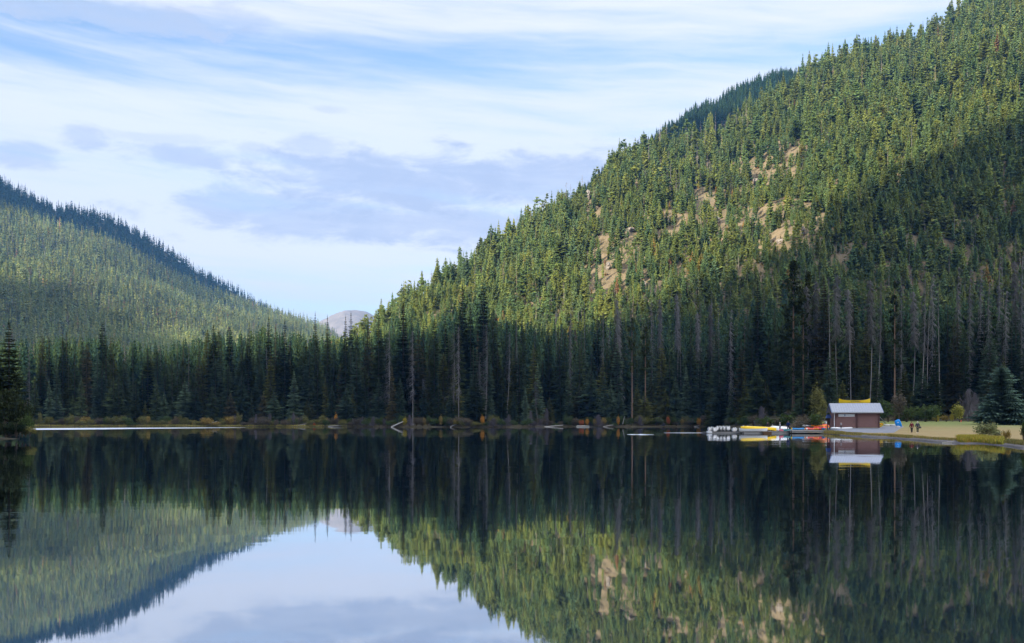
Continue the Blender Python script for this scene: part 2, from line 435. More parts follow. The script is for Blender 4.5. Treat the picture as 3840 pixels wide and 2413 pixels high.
ruffle('water_ripples', [(112, 1610, 1608), (135, 1612.8, 1607), (200, 1612.6, 1606.3), (330, 1611.6, 1605.6), (450, 1610, 1605), (540, 1608.5, 1604.8), (700, 1607, 1604.4), (860, 1605.3, 1604), (920, 1604.3, 1603.9)], 'pale wind-ruffled strip of water before the left shore')
ruffle('water_ripples', [(2352, 1630.6, 1629.6), (2370, 1632, 1629), (2388, 1631.3, 1629.6), (2405, 1633, 1628.6), (2424, 1632.2, 1630), (2452, 1631.4, 1630.6)], 'small pale ruffled patch out from the middle shore')
ruffle('water_ripples', [(2490, 1624.6, 1623.8), (2560, 1625, 1623.4), (2645, 1625, 1623.8)], 'thin pale ripple line left of the white canoes')

# ------------------------------------------------------------------ conifer shapes
def spruce_tris(rng, H, R, z0=.04, shape='spire', levels=34, per=8, lod=0, ragged=.25, droop=.30):
    """branch sprays as little drooping tents; returns verts, tris"""
    V = []; T = []
    for i in range(levels):
        t = (i + rng.uniform(-.3, .3)) / levels
        t = min(max(t, 0), .995)
        z = H * (z0 + (1 - z0) * t)
        if shape == 'spire': r = R * min(1.0, (1 - t) * 1.75 + .03) ** .85 * (1 - .18 * abs(t - .35))
        elif shape == 'cone': r = R * (1 - t) ** .85 + .05 * R
        elif shape == 'column': r = R * min(1.0, (1 - t) * 3.2 + .04) ** .7 * (.80 + .2 * math.sin(t * 5 + R))
        elif shape == 'broad': r = R * (1 - t) ** .62 * (.86 + .14 * math.sin(t * 9))
        else: r = R * (1 - t) ** .6 * (.6 + .4 * math.sin(PI * min(1, t * 1.3 + .15)))
        r *= 1 + ragged * rng.uniform(-1, .6)
        k = max(3, int(round(per * (.55 + .45 * (1 - t)) + rng.uniform(-.5, .5))))
        a0 = rng.uniform(0, 2 * PI)
        for j in range(k):
            a = a0 + 2 * PI * (j + rng.uniform(-.35, .35)) / k
            L = r * rng.uniform(.65, 1.15)
            if L < .12: L = .12
            ca, sa = math.cos(a), math.sin(a)
            dz = -droop * L * rng.uniform(.6, 1.5) + (t * .5) * L * .6
            w = .30 * L + .16; hang = .20 * L + .24
            b = len(V)
            P = lambda rr, ss, zz: (ca * rr - sa * ss, sa * rr + ca * ss, z + zz)
            if lod == 0:
                # a drooping spine with side sprays that hang like a feather
                q = 6 if L > 1.2 else 4
                zs = lambda f: dz * f * (1.25 - .35 * f) + .1
                for m in range(q): V.append(P(L * m / q, 0, zs(m / q)))
                V.append(P(L, 0, zs(1.0)))
                for m in range(q):
                    f = (m + .55) / q; wl = (.36 * L + .14) * (1.08 - f) ** .75 * min(1.0, .35 + f * 1.6)
                    for sd in (-1, 1):
                        k2 = len(V); V.append(P(L * (f + .16) + .1 * wl, sd * wl * rng.uniform(.75, 1.25), zs(f) - (.34 * wl + .10) * rng.uniform(.6, 1.4)))
                        T.append((b + m, b + m + 1, k2) if sd > 0 else (b + m + 1, b + m, k2))
                k2 = len(V); V.append(P(L * .55, .03, zs(.6) - .16 * L - .12)); T.append((b, b + q, k2))
            elif lod == 1:
                V += [P(0, 0, .3), P(L, 0, dz), P(L * .55, w * 1.25, dz - hang * 1.3), P(L * .55, -w * 1.25, dz - hang * 1.3)]
                T += [(b, b + 1, b + 2), (b, b + 3, b + 1)]
            else:
                V += [P(0, 0, .8), P(L * .9, w * 1.8, dz - hang), P(L * .9, -w * 1.8, dz - hang * 1.2)]
                T += [(b, b + 1, b + 2)]
    b = len(V)
    V += [(0, 0, H + .6), (.10, .06, H * .965), (-.10, .06, H * .965), (0, -.11, H * .965)]
    T += [(b, b + 1, b + 2), (b, b + 2, b + 3), (b, b + 3, b + 1)]
    return np.array(V, np.float32), np.array(T, np.int32)
def pine_tris(rng, H, R, z0=.35, clumps=42, per=26, size=.55):
    V = []; T = []
    for c in range(clumps):
        t = rng.uniform(0, 1) ** .8
        z = H * (z0 + (1 - z0) * t)
        rr = R * (1 - t ** 2.2) * rng.uniform(.25, 1.0); a = rng.uniform(0, 2 * PI)
        cx, cy = rr * math.cos(a), rr * math.sin(a)
        s = R * rng.uniform(.22, .42) * (1 - .5 * t)
        for k in range(per):
            d = rng.normal(size=3); d /= np.linalg.norm(d); d[2] *= .55
            p = np.array((cx, cy, z)) + d * s * rng.uniform(.4, 1.0)
            e1 = rng.normal(size=3); e1 /= np.linalg.norm(e1); e2 = rng.normal(size=3); e2 /= np.linalg.norm(e2)
            q = size * rng.uniform(.5, 1.2); b = len(V)
            V += [p + e1 * q, p + e2 * q * .6, p - e1 * q * .4 - e2 * q * .3]; T += [(b, b + 1, b + 2)]
    return np.array(V, np.float32), np.array(T, np.int32)
def trunk_mb(H, r, n=6, lean=0.0, top=.12, bend=0.0):
    pts = []; rad = []
    for i in range(7):
        t = i / 6; pts.append((lean * H * t + bend * math.sin(t * PI), 0, H * t)); rad.append(r * (1 - t) + r * top * t + (.35 * r if i == 0 else 0))
    return MB().tube(pts, rad, n)
def snag_tris(rng, H, dens=70, R=1.3, z0=.35, lean=0.0, bend=0.0, side=0.0, thick=.035):
    """dead branches: thin three-sided tapering twigs that hang from the trunk"""
    V = []; T = []
    def twig(p, q, r):
        p = np.array(p); q = np.array(q); d = q - p; L = np.linalg.norm(d) + 1e-6; d = d / L
        e = np.cross(d, (0.31, .77, .2)); e /= np.linalg.norm(e); f = np.cross(d, e); b = len(V)
        for k in range(3):
            V.append(p + r * (e * math.cos(k * 2.094) + f * math.sin(k * 2.094)))
        V.append(q)
        T.extend([(b, b + 1, b + 3), (b + 1, b + 2, b + 3), (b + 2, b, b + 3)])
    for i in range(dens):
        t = z0 + (1 - z0) * rng.uniform(0, 1) ** .9
        base_ = np.array((lean * H * t + bend * math.sin(t * PI), 0, H * t))
        a = rng.uniform(0, 2 * PI)
        L = R * (1.05 - .75 * t) * rng.uniform(.5, 1.25)
        d = np.array((math.cos(a) + side, math.sin(a), rng.uniform(-.9, -.1)))
        tip = base_ + d * L
        twig(base_, tip, thick * rng.uniform(.8, 1.4))
        for k in range(3):
            s = rng.uniform(.25, 1.0); p = base_ + d * L * s
            twig(p, p + np.array((rng.normal() * .30, rng.normal() * .30, -rng.uniform(.4, 1.3))) * L * .7, thick * .7)
    return np.array(V, np.float32), np.array(T, np.int32)

# ------------------------------------------------------------------ woods that nobody could count: one mesh each
GREENS = 1.75 * np.array([(.070, .085, .026), (.050, .078, .030), (.036, .066, .036), (.085, .098, .030), (.058, .070, .026), (.044, .072, .045)])
GREYS = np.array([(.28, .25, .24), (.22, .20, .20), (.32, .27, .25)])
ODD = np.array([(.22, .15, .05), (.17, .09, .05), (.18, .15, .05), (.20, .11, .06)])
def protos(seed, lod, n=12):
    rng = np.random.default_rng(seed); out = []
    lv, pr = ((20, 6), (24, 7), (10, 4))[lod]
    for k in range(n):
        sh = ('spire', 'column', 'cone', 'round')[k % 4] if k % 5 else 'spire'
        H = 20.0; R = (2.3, 2.0, 3.3, 3.6)[k % 4] * rng.uniform(.8, 1.2)
        v, t = spruce_tris(rng, H, R, rng.uniform(.03, .22), sh, lv, pr, lod, .3, .25)
        out.append((v, t))
    return out
def snag_protos(seed, n=4, thick=.06, dens=26):
    rng = np.random.default_rng(seed); out = []
    for k in range(n):
        v, t = snag_tris(rng, 20, dens, 1.5, .25, thick=thick)
        b = len(v)
        tv = np.array([(.16, 0, 0), (-.08, .14, 0), (-.08, -.14, 0), (0, 0, 20.0)], np.float32)
        out.append((np.vstack([v, tv]), np.vstack([t, np.array([(b, b + 1, b + 3), (b + 1, b + 2, b + 3), (b + 2, b, b + 3)])])))
    return out
def merged_forest(name, pts, heights, widths, kind, tints, P, S, mat, label, cat='forest'):
    """kind: 0 living, 1 dead"""
    rng = np.random.default_rng(len(pts)); VV = []; TT = []; CC = []; off = 0
    for kk, protos_ in ((0, P), (1, S)):
        idx = np.nonzero(kind == kk)[0]
        if len(idx) == 0: continue
        which = rng.integers(0, len(protos_), len(idx))
        for w, (v, t) in enumerate(protos_):
            sel = idx[which == w]
            if len(sel) == 0: continue
            a = rng.uniform(0, 2 * PI, len(sel)); ca, sa = np.cos(a)[:, None], np.sin(a)[:, None]
            s = heights[sel][:, None] / 20.0; sw = widths[sel][:, None]
            X = (v[None, :, 0] * ca - v[None, :, 1] * sa) * sw; Y = (v[None, :, 0] * sa + v[None, :, 1] * ca) * sw; Z = v[None, :, 2] * s
            lx = rng.normal(0, .012, (len(sel), 1)); X = X + lx * Z
            G = np.stack([X, Y, Z], -1) + pts[sel][:, None, :]
            VV.append(G.reshape(-1, 3)); CC.append(np.repeat(tints[sel], len(v), 0))
            TT.append((t[None] + (np.arange(len(sel)) * len(v))[:, None, None] + off).reshape(-1, 3)); off += len(sel) * len(v)
    V = np.vstack(VV); T = np.vstack(TT); C = np.vstack(CC)
    o = link(name, mesh_np(name, V, T, mat, C))
    return tag(o, label, cat, kind='stuff')
def tints_for(rng, n, warm=0.0, odd=.012, dead=.05):
    c = (.6 * GREENS[rng.integers(0, len(GREENS), n)] + .4 * GREENS.mean(0)) * rng.uniform(.78, 1.25, (n, 1))
    c = c * (1 + warm * np.array([.5, .2, -.2]))
    kind = (rng.uniform(size=n) < dead).astype(int)
    g = GREYS[rng.integers(0, 3, n)] * rng.uniform(.7, 1.2, (n, 1)); c = np.where(kind[:, None] == 1, g, c)
    o = rng.uniform(size=n) < odd
    c = np.where((o & (kind == 0))[:, None], ODD[rng.integers(0, 4, n)], c)
    return c, kind
m_forest = foliage('conifer foliage by tree', None, attr=True, trans=.20, var=.18)

# clearings on the right hill, seen as tan or pale bare ground (photo column, row, half width, half height)
CLEAR = [(2205, 775, 22, 62), (2195, 742, 16, 30), (2362, 865, 48, 24), (2270, 990, 34, 80), (2290, 1060, 40, 40), (2832, 672, 44, 52), (2815, 640, 30, 30), (2690, 800, 52, 70), (2705, 850, 30, 50), (2955, 665, 18, 40),
         (2920, 900, 46, 50), (3012, 878, 18, 52), (2885, 880, 30, 30), (2420, 1085, 16, 60), (1702, 1200, 34, 36), (2945, 590, 26, 26), (2520, 960, 26, 22), (2560, 1010, 30, 20), (3140, 985, 16, 14), (2840, 1000, 14, 26), (2340, 1000, 16, 30), (2520, 860, 16, 24)]
def scatter(fn, u0, u1, D0, D1, n, seed, mind=0):
    rng = np.random.default_rng(seed)
    D = np.exp(rng.uniform(math.log(D0), math.log(D1), n)); u = rng.uniform(u0, u1, n)
    return rng, u, D, fn(u, D)
# right hillside
rng, u, D, z = scatter(rhill, -.31, .98, 432, 1260, 32000, 21)
px = PX(u); dcr = np.interp(px, _rc[:, 0], _rc[:, 2])
ok = (D < dcr + 16) & (rng.uniform(size=len(u)) < .80)
py = HZ - (z - CAMZ) / D * F
ok &= (px > 780)
scrub = np.zeros(len(u), bool)
for cx, cy, a, b in CLEAR:
    inside = ((px - cx) / (a * .62)) ** 2 + ((py - (cy + 14)) / (b * .75)) ** 2 < 1 + .5 * np.sin(px * .13 + cy) * np.sin(py * .17)
    rr_ = rng.uniform(size=len(u)); ok &= ~(inside & (rr_ < .72)); scrub |= inside & (rr_ >= .78)
# thin everywhere a little so that single trees read
ok &= ~((nz(u * D, D, 70, 12) > .62) & (rng.uniform(size=len(u)) < .25))
u, D, z, px, py, scrub = u[ok], D[ok], z[ok], px[ok], py[ok], scrub[ok]; n = len(u)
tint, kind = tints_for(rng, n, .12, .008, .06); hue = np.clip(.5 + .8 * nz(u * D, D, 75, 17) + rng.normal(0, .3, n), 0, 1)[:, None]; tint = tint * (np.array([1.06, 1.12, .98]) * (1 - hue) + np.array([1.46, 1.36, .98]) * hue)
dead_zone = (np.abs(px - 2560 - (700 - py) * .35) < 170) & (py < 760) & (py > 420) | ((px > 2000) & (py > 1080)) | ((px > 3400) & (py > 900))
kd = dead_zone & (rng.uniform(size=n) < .22)
kind = np.where(kd, 1, kind); tint = np.where(kd[:, None], GREYS[rng.integers(0, 3, n)] * rng.uniform(.7, 1.15, (n, 1)), tint)
near_clear = np.zeros(n, bool)
for cx, cy, a, b in CLEAR: near_clear |= ((px - cx) / (a + 60)) ** 2 + ((py - cy) / (b + 70)) ** 2 < 1
yl = near_clear & (rng.uniform(size=n) < .035) & (kind == 0)
tint = np.where(yl[:, None], np.array((.40, .23, .05)), tint)
h = D * .0275 * rng.uniform(.60, 1.28, n) * (1 - .25 * near_clear) ; h = np.where(rng.uniform(size=n) < .22, h * .6, h); h = np.where(yl, .008 * D, h); h = np.where(scrub, D * rng.uniform(.002, .006, n), h); kind = np.where(scrub, 0, kind)
SCRUB = np.array([(.30, .20, .10), (.24, .19, .08), (.36, .22, .12), (.20, .19, .08), (.42, .22, .06)]); tint = np.where(scrub[:, None], SCRUB[rng.integers(0, 5, n)], tint)
w = rng.uniform(1.0, 1.75, n) * np.clip(h / 20, .18, 1.45)
pts = np.stack([u * D, D, z - .3], -1)
P1 = protos(5, 1, 16)
for k in range(5):
    r_ = np.random.default_rng(300 + k); P1.append(pine_tris(r_, 20, (2.6, 3.4, 3.0, 2.2, 3.8)[k], (.25, .12, .3, .4, .18)[k], 30, 11, .85))
    P1.append(spruce_tris(r_, 20, (1.3, 2.8, 1.6, 3.4, 2.0)[k], (.30, .05, .4, .1, .2)[k], ('column', 'round', 'spire', 'cone', 'round')[k], (22, 20, 24, 18, 22)[k], 7, 1, .6, .35))
P1 = P1; S1 = snag_protos(6)
merged_forest('hillside_forest', pts, h, w, kind, tint, P1, S1, m_forest, 'green conifer forest covering the steep right hillside')
m_crag = ground_mat('pale broken rock', [(.3, (.09, .075, .06)), (.45, (.22, .19, .16)), (.58, (.30, .265, .23)), (.72, (.15, .12, .10))], .5, detail=10, scale2=1.6)
for px, py, ww, hh, lab in ((2204, 752, 26, 60, 'tall pale grey rock face on the hill crest left of the tan clearings'), (2190, 790, 14, 26, 'small pale rock just below the tall rock face'), (2416, 1085, 14, 46, 'narrow whitish rock streak low on the hillside'), (2368, 868, 44, 20, 'slanting pale rock slab among hillside trees'),
                            (2690, 835, 26, 32, 'broken pinkish rock in the largest tan clearing'), (2925, 915, 30, 26, 'pale rock ledge in the lower right clearing'), (3012, 880, 14, 44, 'narrow pale rock beside the lower right clearing'), (2280, 1010, 20, 40, 'tan rock in the orange scrub left of the white streak'), (2835, 690, 26, 30, 'tan rock in the highest clearing')):
    Dg = np.linspace(440, 1200, 800); zz = rhill(np.full(800, float(U(px))), Dg); rows = HZ - (zz - CAMZ) / Dg * F
    k = int(np.argmin(np.abs(rows - py) + (Dg > np.interp(px, _rc[:, 0], _rc[:, 2])) * 9e3)); D_ = Dg[k]; sx_ = ww * D_ / F / 2.6; sz_ = hh * D_ / F / 2.4
    r_ = np.random.default_rng(int(px)); b = MB(); rg = []
    for i in range(10):
        th = -PI / 2 + PI * (i + .15) / 9.3
        rg.append([(sx_ * 1.15 * math.cos(th) ** .6 * math.cos(a) * r_.uniform(.55, 1.3), 3.0 * math.cos(th) * math.sin(a) * r_.uniform(.7, 1.25), sz_ * math.sin(th) * r_.uniform(.9, 1.1)) for a in [2 * PI * j / 11 for j in range(11)]])
    b.quad_strip(rg); tag(b.build('rock_outcrop', m_crag, None, False, (float(U(px)) * D_, D_, float(zz[k]) + sz_ * .55)), lab, 'rock', 'rock outcrops on the right hillside')
N_HILL = n
# ridge behind it
rng, u, D, z = scatter(fridge, .05, .40, 1330, 1490, 4200, 22)
dcr = np.interp(PX(u), _fr[:, 0], _fr[:, 2]); ok = (D < dcr + 8) & (D > dcr - 110); u, D, z = u[ok], D[ok], z[ok]; n = len(u)
tint, kind = tints_for(rng, n, 0, 0, .05); tint = tint * np.array([.36, .52, .62])  # the ridge's shade is painted into the tree tints
merged_forest('ridge_forest', np.stack([u * D, D, z - .3], -1), rng.uniform(15, 27, n), rng.uniform(.9, 1.3, n), kind, tint, protos(7, 1, 8), S1, m_forest, 'conifer wood along the ridge behind the right hillside, tinted darker for shade')
# left mountain
P2 = protos(9, 2, 12); S2 = snag_protos(10, 3, .16, 10)
rng, u, D, z = scatter(lspur, -.60, -.12, 1060, 2620, 30000, 23)
dcr = np.interp(PX(u), _l1[:, 0], _l1[:, 2]); ok = (D < dcr + 20) & (rng.uniform(size=len(u)) < np.interp(D, [1060, 1400, 2600], [.95, .85, .62])); u, D, z = u[ok], D[ok], z[ok]; n = len(u)
tint, kind = tints_for(rng, n, .60, .015, .12); tint = (1.05 * tint + .006) * (1 + .40 * nz(u * D, D, 300, 15))[:, None]
merged_forest('mountain_forest', np.stack([u * D, D, z - .5], -1), rng.uniform(15, 32, n), rng.uniform(1.0, 1.7, n), kind, tint, P2, S2, m_forest, 'conifer forest on the lit lower slope of the left mountain')
rng, u, D, z = scatter(lridge, -.60, -.13, 2150, 2820, 17000, 24)
dcr = np.interp(PX(u), _l2[:, 0], _l2[:, 2]); ok = (D < dcr + 10) & (D > dcr - 260); u, D, z = u[ok], D[ok], z[ok]; n = len(u)
tint, kind = tints_for(rng, n, 0, 0, .05); tint = tint * np.array([.28, .42, .66])  # dark blue multiplier paints shade and haze into these trees
merged_forest('mountain_ridge_forest', np.stack([u * D, D, z - .5], -1), rng.uniform(14, 30, n), rng.uniform(.9, 1.4, n), kind, tint, P2, S2, m_forest, 'conifer forest along the left mountain skyline, tinted dark blue for shade and haze')

# ------------------------------------------------------------------ the front of the wood along the lake
_pf = np.array([(-400, 700), (30, 790), (50, 790), (150, 772), (230, 768), (300, 790), (400, 792), (440, 780), (500, 764), (560, 775), (632, 752), (690, 768), (740, 776), (820, 780), (880, 772), (910, 745), (950, 722), (1000, 745), (1050, 720), (1085, 690),
                (1135, 690), (1200, 742), (1300, 745), (1400, 740), (1500, 740), (1560, 725), (1700, 732), (1780, 690), (1860, 665), (1940, 680), (2000, 700), (2100, 700), (2200, 695), (2340, 690), (2408, 690), (2800, 640), (4200, 620)], float) * np.array([1.5947, 1.5947])
profile = lambda px: np.interp(px, _pf[:, 0], _pf[:, 1])
def frontD(px):
    px = np.asarray(px, float)
    return np.interp(px, [-4000, 2600, 2700, 2800, 2950, 3100, 3840, 4100], [357, 357, 328, 292, 262, 247, 236, 228]) * (px >= 2600) + (px < 2600) * (shoreD(px) + 7)
# deeper wood behind the countable front trees
rng = np.random.default_rng(31)
n = 7400
px = rng.uniform(-700, 6200, n); dd = np.where(px > 4000, rng.uniform(2, 190, n), rng.uniform(44, 190, n)); D = frontD(px) + dd; u = U(px)
z = np.maximum(ground(u, D), np.where(D > 424, rhill(u, D), -9))
toppy = profile(px) + rng.uniform(5, 130, n)
h = np.clip(CAMZ + (HZ - toppy) / F * D - z, 9, 34)
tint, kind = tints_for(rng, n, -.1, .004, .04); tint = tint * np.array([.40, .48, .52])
dz_ = (px > 1950) & (rng.uniform(size=n) < .16); kind = np.where(dz_, 1, kind)
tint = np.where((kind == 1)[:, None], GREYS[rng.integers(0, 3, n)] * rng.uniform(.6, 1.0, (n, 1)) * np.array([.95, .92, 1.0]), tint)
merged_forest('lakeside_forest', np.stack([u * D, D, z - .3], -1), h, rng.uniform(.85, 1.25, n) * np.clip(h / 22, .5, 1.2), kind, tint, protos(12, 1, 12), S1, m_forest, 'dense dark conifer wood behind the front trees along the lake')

m_bark = simple('grey brown bark', (.11, .085, .065), .9, .4, 2.0)
m_pbark = simple('orange pine bark', (.21, .13, .085), .9, .35, 2.0)
m_snag = simple('weathered dead wood', (.25, .225, .215), .9, .35, 1.5, obj_random=.35)
m_twig = simple('grey dead twigs', (.225, .21, .212), .95, .3, 2.0, obj_random=.35)
SPC = [('blue green spruce needles', (0.023, 0.038, 0.022), (0.066, 0.095, 0.055)), ('dark spruce needles', (0.020, 0.029, 0.013), (0.055, 0.074, 0.031)), ('olive fir needles', (0.038, 0.043, 0.011), (0.087, 0.092, 0.025)), ('brown tinged needles', (.042, .044, .020), (.064, .056, .026))]
M_SPC = {c: [foliage(n_ + ' ' + c, [v * f * .72 for v in a], [v * f * 1.35 for v in b], var=.45) for n_, a, b in SPC] for c, f in (('tall', .80), ('mid', 1.05), ('young', 1.22))}
SP_WORD = ['blue-green', 'dark green', 'olive green', 'brown-tinged']
m_pine = foliage('pine needles', (0.030, 0.039, 0.012), (0.070, 0.082, 0.025), var=.5)
rng = np.random.default_rng(41)
SPM = {}          # (shape class, material) -> mesh
def crown_mesh(cls, k, mi):
    key = (cls, k, mi)
    if key not in SPM:
        r = np.random.default_rng(hash((len(cls), k)) % 9999 + 7)
        if cls == 'tall': H, R, z0, lv, pr = 30, 2.3, .10, 58, 10
        elif cls == 'mid': H, R, z0, lv, pr = 20, 1.95, .05, 46, 10
        else: H, R, z0, lv, pr = 11, 1.9, .03, 34, 10
        sh = {'tall': ('spire', 'column', 'spire', 'round'), 'mid': ('spire', 'cone', 'column', 'spire'), 'young': ('cone', 'cone', 'spire', 'cone')}[cls][k % 4]
        v, t = spruce_tris(r, H, R * r.uniform(.9, 1.15), z0 + .02 * k, sh, lv, pr, 0, .32, .30)
        SPM[key] = mesh_np('crown', v, t, M_SPC[cls][mi])
    return SPM[key]
TRM = {}
def trunk_mesh(cls):
    if cls not in TRM:
        H, r = {'tall': (30, .28), 'mid': (20, .20), 'young': (11, .12)}[cls]
        TRM[cls] = trunk_mb(H, r).mesh('trunk', m_bark)
    return TRM[cls]
LAND = [(-200, 120, 'by the dark left point'), (120, 330, 'above the pale strip\'s left end'), (330, 600, 'above the pale strip\'s middle'), (600, 900, 'above the pale strip\'s thin end'),
        (900, 1170, 'behind the bleached bare shrubs'), (1170, 1330, 'below the distant bare peak'), (1330, 1480, 'left of the slanting white log'), (1480, 1650, 'behind the slanting white log'), (1650, 1850, 'around the close pair of snags'),
        (1850, 2040, 'left of the long pale log'), (2040, 2200, 'behind the long pale log'), (2200, 2420, 'left of the orange-red bush'), (2420, 2600, 'behind the orange-red bush'), (2600, 2760, 'behind the white bow-on canoes'),
        (2760, 2900, 'behind the yellow upturned canoe'), (2900, 3010, 'behind the navy-jacketed person'), (3010, 3110, 'behind the kayak pile'), (3110, 3290, 'behind the brown shed'), (3290, 3400, 'behind the upright blue dinghy'),
        (3400, 3560, 'behind the walking couple'), (3560, 3690, 'behind the purple-grey bush'), (3690, 4100, 'behind the broad lawn spruce')]
def region(px):
    for a, b, s in LAND:
        if a <= px < b: return s
    return LAND[-1][2]
ORD = ['leftmost', 'second from left', 'third from left', 'fourth from left', 'fifth from left', 'sixth from left', 'seventh from left', 'eighth from left', 'ninth from left', 'tenth from left', 'eleventh from left', 'twelfth from left']
trees = []       # (px, root object, what)
def place_spruce(px, D, top_py, cls, mi, k, wscale=1.0, spin=None, zoff=0):
    u = float(U(px)); z = float(ground(np.array(u), np.array(float(D)))) + zoff
    h = max(3.0, CAMZ + (HZ - top_py) / F * D - z)
    H0 = {'tall': 30, 'mid': 20, 'young': 11}[cls]
    s = h / (H0 + .5); sw = 1.22 * wscale * (s ** .55)
    e = empty('spruce_tree', (u * D, D, z - .15), random.uniform(0, 6.28) if spin is None else spin, (sw, sw, s))
    link('trunk', trunk_mesh(cls), e); link('crown', crown_mesh(cls, k, mi), e)
    trees.append((px, e, cls, mi)); return e
random.seed(5)
def row(n, cls, d0, d1, f0, f1, mats, wts, px0=125, px1=3862):
    g = np.linspace(px0, px1, 4000); wgt = np.cumsum(frontD(g)); wgt /= wgt[-1]
    for i in range(n):
        px = float(np.interp((i + rng.uniform(.1, .9)) / n, wgt, g))
        D = float(frontD(px)) + rng.uniform(d0, d1)
        if 3585 < px < 3672 and cls == 'young': continue
        base_py = HZ - (float(ground(U(px), np.array(D))) - CAMZ) / D * F
        pf = float(profile(px)); f = rng.uniform(f0, f1)
        place_spruce(px, D, pf + (base_py - pf) * f, cls, int(rng.choice(len(mats), p=wts)) if len(mats) == 4 else mats[int(rng.integers(len(mats)))], int(rng.integers(0, 4)), rng.uniform(.75, 1.45) if cls != 'tall' else rng.uniform(.8, 1.25))
row(84, 'tall', 20, 44, .0, .16, [0, 1, 2, 3], [.26, .48, .18, .08])
row(92, 'mid', 10, 26, .12, .42, [0, 1, 2, 3], [.36, .36, .18, .10])
row(84, 'young', 0, 10, .42, .80, [0, 1, 2, 3], [.50, .22, .24, .04])
# tree tops that stand out against the sky or the hill (photo column, row of the tip)
for px, py, cls, mi, k, ws in ((1182, 1164, 'tall', 1, 0, .72), (1228, 1176, 'tall', 1, 2, .9), (1296, 1178, 'tall', 1, 0, .8), (1316, 1164, 'tall', 0, 2, .95), (1420, 1155, 'tall', 1, 0, 1.0), (1512, 1126, 'tall', 1, 3, 1.7),
                               (1735, 1062, 'tall', 1, 2, 1.25), (1812, 1068, 'tall', 1, 1, 1.15), (1008, 1180, 'tall', 1, 2, 1.0), (800, 1210, 'tall', 1, 0, 1.15), (860, 1215, 'tall', 1, 1, .9), (1068, 1196, 'tall', 1, 0, 1.0), (935, 1202, 'tall', 1, 2, .9),
                               (2842, 1040, 'tall', 1, 2, 1.1), (3090, 1020, 'tall', 3, 0, 1.05), (3200, 1080, 'tall', 1, 1, 1.0), (385, 1205, 'tall', 1, 1, 1.0), (1380, 1190, 'tall', 3, 2, 1.0), (2935, 1200, 'tall', 0, 0, 1.1)):
    place_spruce(px, float(frontD(px)) + 14 + 8 * (k % 3), py, cls, mi, k, ws)
# pines: tall bare stems with tufted tops
PM = []
for k in range(4):
    r = np.random.default_rng(70 + k)
    v, t = pine_tris(r, 30, (3.2, 2.4, 4.2, 2.6)[k], (.50, .38, .15, .30)[k], (46, 40, 90, 40)[k], 30, .62)
    PM.append(mesh_np('crown', v, t, m_pine))
pine_trunk = trunk_mb(30, .30, 7, top=.25).mesh('trunk', m_pbark)
for px, D, top, k, ws, lab in ((3355, 243, 1045, 1, .75, 'tall slim pine with a bare orange trunk between the shed and the blue boat'), (2975, 268, 968, 2, 1.25, 'biggest broad dark pine towering above the wood behind the navy-jacketed person'), (3030, 274, 1010, 2, 1.0, 'second broad dark pine touching the biggest one on its right'),
                           (2370, 362, 1180, 0, .9, 'yellow-green pine with a thin bare stem left of the orange-red bush'), (2420, 366, 1215, 0, 1.0, 'bushy yellow-green pine just left of the orange-red bush'), (2870, 285, 1420, 3, .5, 'small thin pine on a pale bare stem above the yellow canoe'), (3012, 262, 1150, 3, .8, 'slim pine rising behind the kayak pile')):
    z = float(ground(U(px), np.array(float(D)))); h = CAMZ + (HZ - top) / F * D - z
    e = empty('pine_tree', (float(U(px)) * D, D, z - .15), k * 1.3, (ws, ws, h / 30.5)); link('trunk', pine_trunk, e); link('crown', PM[k], e)
    tag(e, lab, 'pine tree', 'pines in the lakeside wood')
# label the spruces: look, height class and where they stand
grp = {}
for px, e, cls, mi in trees: grp.setdefault((region(px), cls, mi), []).append((px, e))
for (reg, cls, mi), L in grp.items():
    L.sort(key=lambda a: a[0])
    w = {'tall': 'tall', 'mid': 'mid-height', 'young': 'low young'}[cls]
    for i, (px, e) in enumerate(L):
        lab = f'{SP_WORD[mi]} {w} spruce {reg}' if len(L) == 1 else f'{ORD[min(i, 11)]} of the {w} {SP_WORD[mi]} spruces {reg}'
        tag(e, lab, 'spruce tree', 'spruces along the lakeside')
# dead trees
SN = []
for k in range(7):
    r = np.random.default_rng(90 + k)
    lean = (.0, .02, -.035, .0, .05, -.02, .01)[k]; bend = (0, .3, .5, -.3, .4, 0, .6)[k]; side = (-.5, -.8, 0, .3, -.6, -.3, 0)[k]
    v, t = snag_tris(r, 25, (170, 160, 100, 165, 130, 70, 180)[k], (2.1, 2.3, 1.6, 2.0, 2.1, .9, 2.9)[k], (.28, .22, .45, .18, .48, .7, .58)[k], lean, bend, side, .045 if k not in (3, 6) else .07)
    SN.append((trunk_mb(25, .135, 6, lean, .15, bend).mesh('trunk', m_snag), mesh_np('dead_branches', v, t, m_twig)))
snags = []
def place_snag(px, D, top, bot, k, ws=1.0, flip=1):
    u = float(U(px)); z = float(ground(U(px), np.array(float(D))))
    if bot: z = min(z, CAMZ - (bot - HZ) / F * D)
    h = CAMZ + (HZ - top) / F * D - z
    e = empty('dead_tree', (u * D, D, z - .1), 0 if flip > 0 else PI, (ws, ws, h / 25)); link('trunk', SN[k][0], e); link('dead_branches', SN[k][1], e)
    snags.append((px, e, k))
